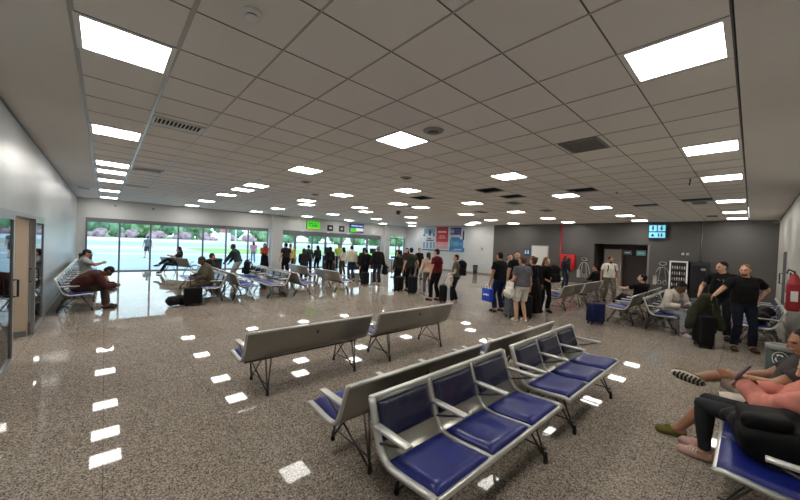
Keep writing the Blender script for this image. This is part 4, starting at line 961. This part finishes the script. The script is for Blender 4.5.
# signs
def screen(name, x, y, z, w_, h, m, label, cat, rz=0, depth=.06, shapes=()):
    t = empty(name, (x, y, z), rz); tag(t, label, cat)
    MB().rbox(-w_/2, w_/2, -depth, 0, -h/2, h/2, .008).build('frame', BLACK, t)
    MB().box(-w_/2+.02, w_/2-.02, -depth-.004, -depth, -h/2+.02, h/2-.02).build('screen', m, t)
    for nm, mm, rects in shapes:
        q = MB()
        for a, b, c, d in rects: q.box(a*w_-w_/2, b*w_-w_/2, -depth-.009, -depth-.004, c*h-h/2, d*h-h/2)
        q.build(nm, mm, t)
    return t
EG = mat('screen_green', srgb(70, 190, 44), emit=.8); EGD = mat('screen_dark_green', srgb(20, 120, 30), emit=.8); EY = mat('screen_yellow', srgb(200, 190, 60), emit=.9)
screen('display_screen', 10.42, YW, 2.87, 1.02, .56, EG, 'bright green display screen above the glazed band', 'screen', shapes=[('text_rows', EGD, [(.15, .45, .62, .72), (.5, .7, .62, .7), (.15, .3, .42, .5), (.36, .75, .36, .5), (.2, .5, .25, .3)]), ('footer', EY, [(.05, .95, .06, .14)])])
EW = mat('sign_white', srgb(190, 190, 190), emit=.5)
for x, lb, px in ((11.7, 'left of two small black square signs above the check-in', 0), (12.64, 'right of two small black square signs above the check-in', 1)):
    screen('gate_sign', x, YW, 2.76, .43, .42, BLACK, lb, 'sign', shapes=[('pictogram', EW, [(.3, .45, .35, .65), (.5, .7, .35, .65)] if not px else [(.28, .42, .3, .68), (.48, .72, .55, .68), (.48, .72, .3, .42)])])
EB = mat('screen_blue', srgb(44, 70, 140), emit=.8); EWh = mat('screen_white', srgb(220, 226, 220), emit=.9); ER = mat('screen_red', srgb(190, 80, 60), emit=.8)
screen('display_screen', 13.95, YW, 2.88, 1.26, .66, EB, 'display screen with blue header and green lower left', 'screen', shapes=[('header_text', EWh, [(.1, .6, .72, .8), (.66, .9, .72, .8)]), ('green_block', EG, [(.04, .46, .06, .5)]), ('white_block', EWh, [(.46, .96, .2, .5)]), ('red_mark', ER, [(.5, .7, .06, .2)])])
t = empty('restroom_sign', (XD, 3.03, 2.87), -90); tag(t, 'lit pale blue sign panel with dark pictograms on the dark wall', 'sign')
ELB = mat('sign_light_blue', srgb(120, 200, 226), emit=.75); SD = mat('sign_dark', srgb(16, 40, 62), .5)
MB().rbox(-.33, .33, -.16, 0, -.33, .33, .01).build('box', mat('sign_box', srgb(30, 60, 78), .4), t)
pn = MB(); pn.box(-.30, -.02, -.165, -.16, .02, .30); pn.box(.02, .30, -.165, -.16, .02, .30); pn.box(-.30, .30, -.165, -.16, -.28, -.03); pn.build('lit_panel', ELB, t)
pg = MB()
def figure(cx, cz, s_, dress=False):
    pg.lathe([(.001, 0), (.03*s_, 0), (.03*s_, .004), (.001, .004)], (cx, -.171, cz+.085*s_), SD, 12, 'y')
    if dress: pg.add([(cx-.02*s_, -.170, cz+.05*s_), (cx+.02*s_, -.170, cz+.05*s_), (cx+.055*s_, -.170, cz-.05*s_), (cx-.055*s_, -.170, cz-.05*s_)], [(0, 1, 2, 3)], SD)
    else: pg.box(cx-.035*s_, cx+.035*s_, -.171, -.166, cz-.04*s_, cz+.05*s_, SD)
    for q in (-1, 1): pg.box(cx+q*.018*s_-.012*s_, cx+q*.018*s_+.012*s_, -.171, -.166, cz-.1*s_, cz-.04*s_, SD)
figure(-.16, .16, 1); figure(.16, .16, 1, True); figure(.06, -.16, .8); figure(.17, -.16, .8, True)
pg.add([(-.24, -.170, -.22), (-.08, -.170, -.22), (-.16, -.170, -.08)], [(0, 1, 2)], SD)
pg.build('pictograms', SD, t)
t = empty('wall_sign', (XD, 9.32, 1.64), -90); tag(t, 'blue square sign with white pictogram beside the white door', 'sign')
MB().rbox(-.22, .22, -.02, 0, -.22, .22, .005).build('plate', mat('sign_blue', srgb(28, 74, 124), .5), t)
q = MB()
for cx in (-.08, .08): q.lathe([(.001, 0), (.03, 0), (.03, .004), (.001, .004)], (cx, -.026, .09), MWHITE, 12, 'y'); q.box(cx-.035, cx+.035, -.026, -.02, -.1, .05)
q.build('pictogram', MWHITE, t)
for y, lb, m_ in ((4.1, 'left of two small framed panels in the brown recess', srgb(70, 84, 84)), (3.56, 'right of two small framed panels in the brown recess', srgb(96, 140, 140))):
    screen('framed_notice', XD+1.29, y+.35 if y > 4 else y+.3, 1.85, .44, .3, mat('notice_%d' % (y*10), m_, .5, emit=.35), lb, 'sign', -90, .03, [('text_line', EW, [(.2, .8, .45, .55)])])
# wall poster triptych
t = empty('wall_poster', (XD, 0, 0)); tag(t, 'large three part poster, blue, red and purple, on the white wall', 'poster')
PB = lambda c: mat('poster_%d_%d_%d' % c, srgb(*c), .5)
MB().box(-.03, 0, 13.95, 18.16, 1.42, 3.26).build('backing', PB((196, 206, 216)), t)
def pm(name, c, rects, lay=1):
    mb = MB()
    for ya, yb, z0, z1 in rects: mb.box(-.03-.003*lay, -.03, ya, yb, z0, z1)
    mb.build(name, PB(c), t)
pm('blue_foot', (56, 92, 170), [(16.72, 18.16, 1.42, 1.52), (15.4, 16.72, 1.42, 1.50)])
pm('red_panel', (196, 52, 60), [(15.5, 16.68, 2.12, 3.26)]); pm('pink_panel', (220, 160, 166), [(15.5, 16.68, 1.6, 2.12)])
pm('red_panel_text', (230, 200, 200), [(15.7, 16.5, 2.84, 2.95), (15.8, 16.35, 2.55, 2.6), (15.7, 16.4, 2.4, 2.45), (15.9, 16.45, 1.85, 1.9)], 2)
pm('blue_collage', (66, 122, 184), [(13.97, 15.36, 1.42, 1.75), (14.1, 15.3, 1.75, 2.35), (14.4, 15.2, 2.35, 2.5)]); pm('collage_teal', (92, 170, 190), [(14.5, 15.0, 1.85, 2.2), (14.2, 14.4, 1.9, 2.1), (15.05, 15.2, 1.9, 2.3)], 2)
pm('purple_square', (76, 58, 140), [(14.32, 15.28, 2.68, 3.2)]); pm('purple_square_text', (150, 140, 190), [(14.42, 14.8, 3.0, 3.05), (14.42, 14.75, 2.85, 2.89)], 2)
rg = MB(); rg.lathe([(.10, 0), (.17, 0), (.17, .008), (.10, .008), (.10, 0)], (-.043, 15.08, 2.95), None, 24, 'x'); rg.build('white_ring', MWHITE, t)
pm('collage_text', (210, 222, 236), [(14.2, 14.9, 1.58, 1.63), (14.3, 15.1, 1.48, 1.51)], 2)
pm('dark_figure', (44, 52, 62), [(14.02, 14.16, 2.3, 2.95), (14.25, 14.4, 2.6, 2.66)], 2)
pm('dark_shapes', (40, 56, 72), [(17.9, 18.05, 2.55, 2.72), (17.25, 17.45, 2.6, 3.05), (16.85, 17.0, 2.55, 2.75), (16.95, 17.75, 2.18, 2.26), (17.2, 17.6, 2.32, 2.4)], 2)
pm('teal_sky', (112, 156, 176), [(16.8, 18.0, 2.75, 3.15)]); pm('window_shapes', (120, 150, 172), [(17.85, 18.05, 1.6, 2.1), (17.5, 17.7, 1.6, 2.1), (17.1, 17.3, 1.6, 2.1), (16.8, 16.95, 1.6, 2.1)])
# white outline figures on the dark wall
def outline(y, lb, s_=1.0):
    t = empty('wall_figure', (XD-.015, y, .42), -90); tag(t, lb, 'wall decoration'); m = mat('outline_white', srgb(190, 190, 186), .5)
    ring = lambda cx, cz, rx, rz_, n=24: [(cx+rx*math.cos(2*math.pi*k/n), 0, cz+rz_*math.sin(2*math.pi*k/n)) for k in range(n+1)]
    mb = MB(); mb.tube(ring(0, .98*s_, .13, .08), .017, n=6); mb.build('head_outline', m, t)
    mb = MB(); mb.tube([(-.30, 0, .2), (-.22, 0, .6), (-.12, 0, .80), (.12, 0, .80), (.22, 0, .6), (.30, 0, .2)], .017, n=6); mb.tube([(-.08, 0, .78), (-.14, 0, .2)], .012, n=6); mb.tube([(.08, 0, .78), (.14, 0, .2)], .012, n=6); mb.build('body_outline', m, t)
    mb = MB(); mb.box(-.34, -.2, -.01, .01, -.02, .42); mb.build('side_panel', m, t)
    mb = MB()
    for q in (-.1, .1): mb.tube(ring(q, .1, .07, .09, 14), .012, n=6)
    mb.build('wheel_outline', m, t)
outline(6.1, 'white line drawing of a figure between red cabinet and recess'); outline(2.78, 'white line drawing of a figure beside the glowing display cabinet')
# vending machine
t = empty('vending_machine', (XD-.42, 2.17, 0), -90); tag(t, 'vending machine with bright white frame and rows of goods', 'vending machine')
MB().box(-.31, .31, -.02, .40, .02, 1.56).build('body', BLACK, t)
f = MB(); wm = mat('lit_frame', srgb(200, 200, 196), .4, emit=.35); f.box(-.31, -.26, -.06, -.02, .1, 1.56); f.box(.26, .31, -.06, -.02, .1, 1.56); f.box(-.26, .26, -.06, -.02, 1.5, 1.56); f.box(-.26, .26, -.06, -.02, .1, .18); f.build('frame', wm, t)
sh = MB()
for z in (.45, .7, .95, 1.2): sh.box(-.26, .26, -.05, -.02, z-.012, z)
sh.build('shelves', LEG, t)
for nx in (-.26, .2): MB().lathe([(.03, 0), (.03, .02)], (nx, .0, 0), BLACK, 10).build('foot', BLACK, t)
it = None; cols_ = [(225, 225, 218), (180, 150, 140), (170, 180, 200), (220, 214, 190), (190, 190, 190)]
rnd = random.Random(5)
for r_, z in enumerate((.45, .7, .95, 1.2)):
    for k in range(6):
        q = (r_*6+k) % 5; o = MB().lathe([(.02, 0), (.022, .08), (.022, .1), (.01, .13), (.01, .15)], m=None, n=10).build('bottle', mat('bottle_%d' % q, srgb(*cols_[q]), .3)) if r_*6+k < 5 else bpy.data.objects['bottle' if q == 0 else 'bottle.%03d' % q].copy()
        if r_*6+k >= 5: COL.objects.link(o)
        o.location = (XD-.42-.036, 2.17+.2-k*.08, z)
        tag(o, 'small packaged goods on the %s lit shelf of the vending machine' % ['lowest', 'second lowest', 'third', 'topmost'][r_], 'bottle', 'goods on vending shelf row %s' % ['one', 'two', 'three', 'four'][r_])
t = empty('dark_machine', (XD-.4, 1.5, 0), -90); tag(t, 'tall black machine standing right of the vending machine', 'machine')
MB().rbox(-.3, .3, 0, .38, .02, 1.56, .03).build('body', BLACK, t); MB().box(-.22, .22, -.006, .0, .9, 1.4).build('panel', mat('dark_panel', (.02, .02, .025), .15), t); MB().box(.05, .2, -.012, -.006, 1.2, 1.3).build('button_field', GRIL, t)
for nx in (-.25, .25): MB().lathe([(.03, 0), (.03, .03)], (nx, .1, 0), BLACK, 10).build('foot', BLACK, t)
# trash bins
def trash(x, y, lb, c, h=.62, r=.17):
    t = empty('trash_bin', (x, y, 0)); tag(t, lb, 'bin'); m = cloth(c, .4)
    MB().lathe([(.001, 0), (r*.8, 0), (r, h*.9), (r*.92, h*.9)], m=m, n=28).build('body', m, t); MB().lathe([(r*1.03, h*.86), (r*1.03, h*.97), (r*.7, h), (r*.65, h*.9)], m=BLACK, n=28).build('lid_ring', BLACK, t)
trash(18.5, 12.6, 'dark bin standing against the white far wall', (70, 68, 62)); trash(3.75, 16.2, 'black cylindrical bin before the windows', (34, 36, 38), .85, .2)
trash(-.55, 18.2, 'black bin in the corner by the first window pane', (30, 32, 34), .95, .2)
# check-in desks
DW = mat('desk_white', srgb(176, 178, 180), .4)
def desk(x, y, lb, w_=1.4):
    t = empty('check_in_desk', (x, y, 0)); tag(t, lb, 'desk'); MB().rbox(-w_/2, w_/2, -.3, .3, .98, 1.02, .008).build('desk_top', DW, t)
    MB().box(-w_/2+.5, w_/2-.05, -.26, -.23, .1, .98).build('front_panel', mat('desk_dark', srgb(34, 38, 46), .5), t)
    for q in (-1, 1):
        for e_ in (-.25, .25): MB().tube([(q*(w_/2-.06), e_, 0), (q*(w_/2-.06), e_, .98)], .022).build('leg', GRIL, t)
desk(9.4, 16.8, 'left check-in desk with a monitor on it'); desk(11.3, 17.0, 'middle check-in desk behind the queue'); desk(13.2, 17.2, 'right check-in desk near the second column')
def monitor(x, y, lb):
    t = empty('monitor', (x, y, 1.02), 8); tag(t, lb, 'monitor'); MB().rbox(-.27, .27, -.02, .02, .1, .44, .008).build('screen', BLACK, t); MB().tube([(0, .02, .0), (0, .02, .2)], .02).build('stand', BLACK, t); MB().lathe([(.001, 0), (.1, 0), (.09, .012), (.001, .014)], m=BLACK).build('base', BLACK, t)
monitor(9.7, 16.8, 'black monitor on the left check-in desk'); monitor(13.3, 17.2, 'black monitor on the right check-in desk')
t = empty('low_barrier', (17.6, 19.0, 0)); tag(t, 'dark low rail in front of the corner window', 'barrier')
MB().rbox(-1.1, 1.1, -.04, .04, .72, .86, .015).build('rail', BLACK, t)
for q in (-1, 0, 1): MB().tube([(q, 0, 0), (q, 0, .75)], .025).build('post', BLACK, t)
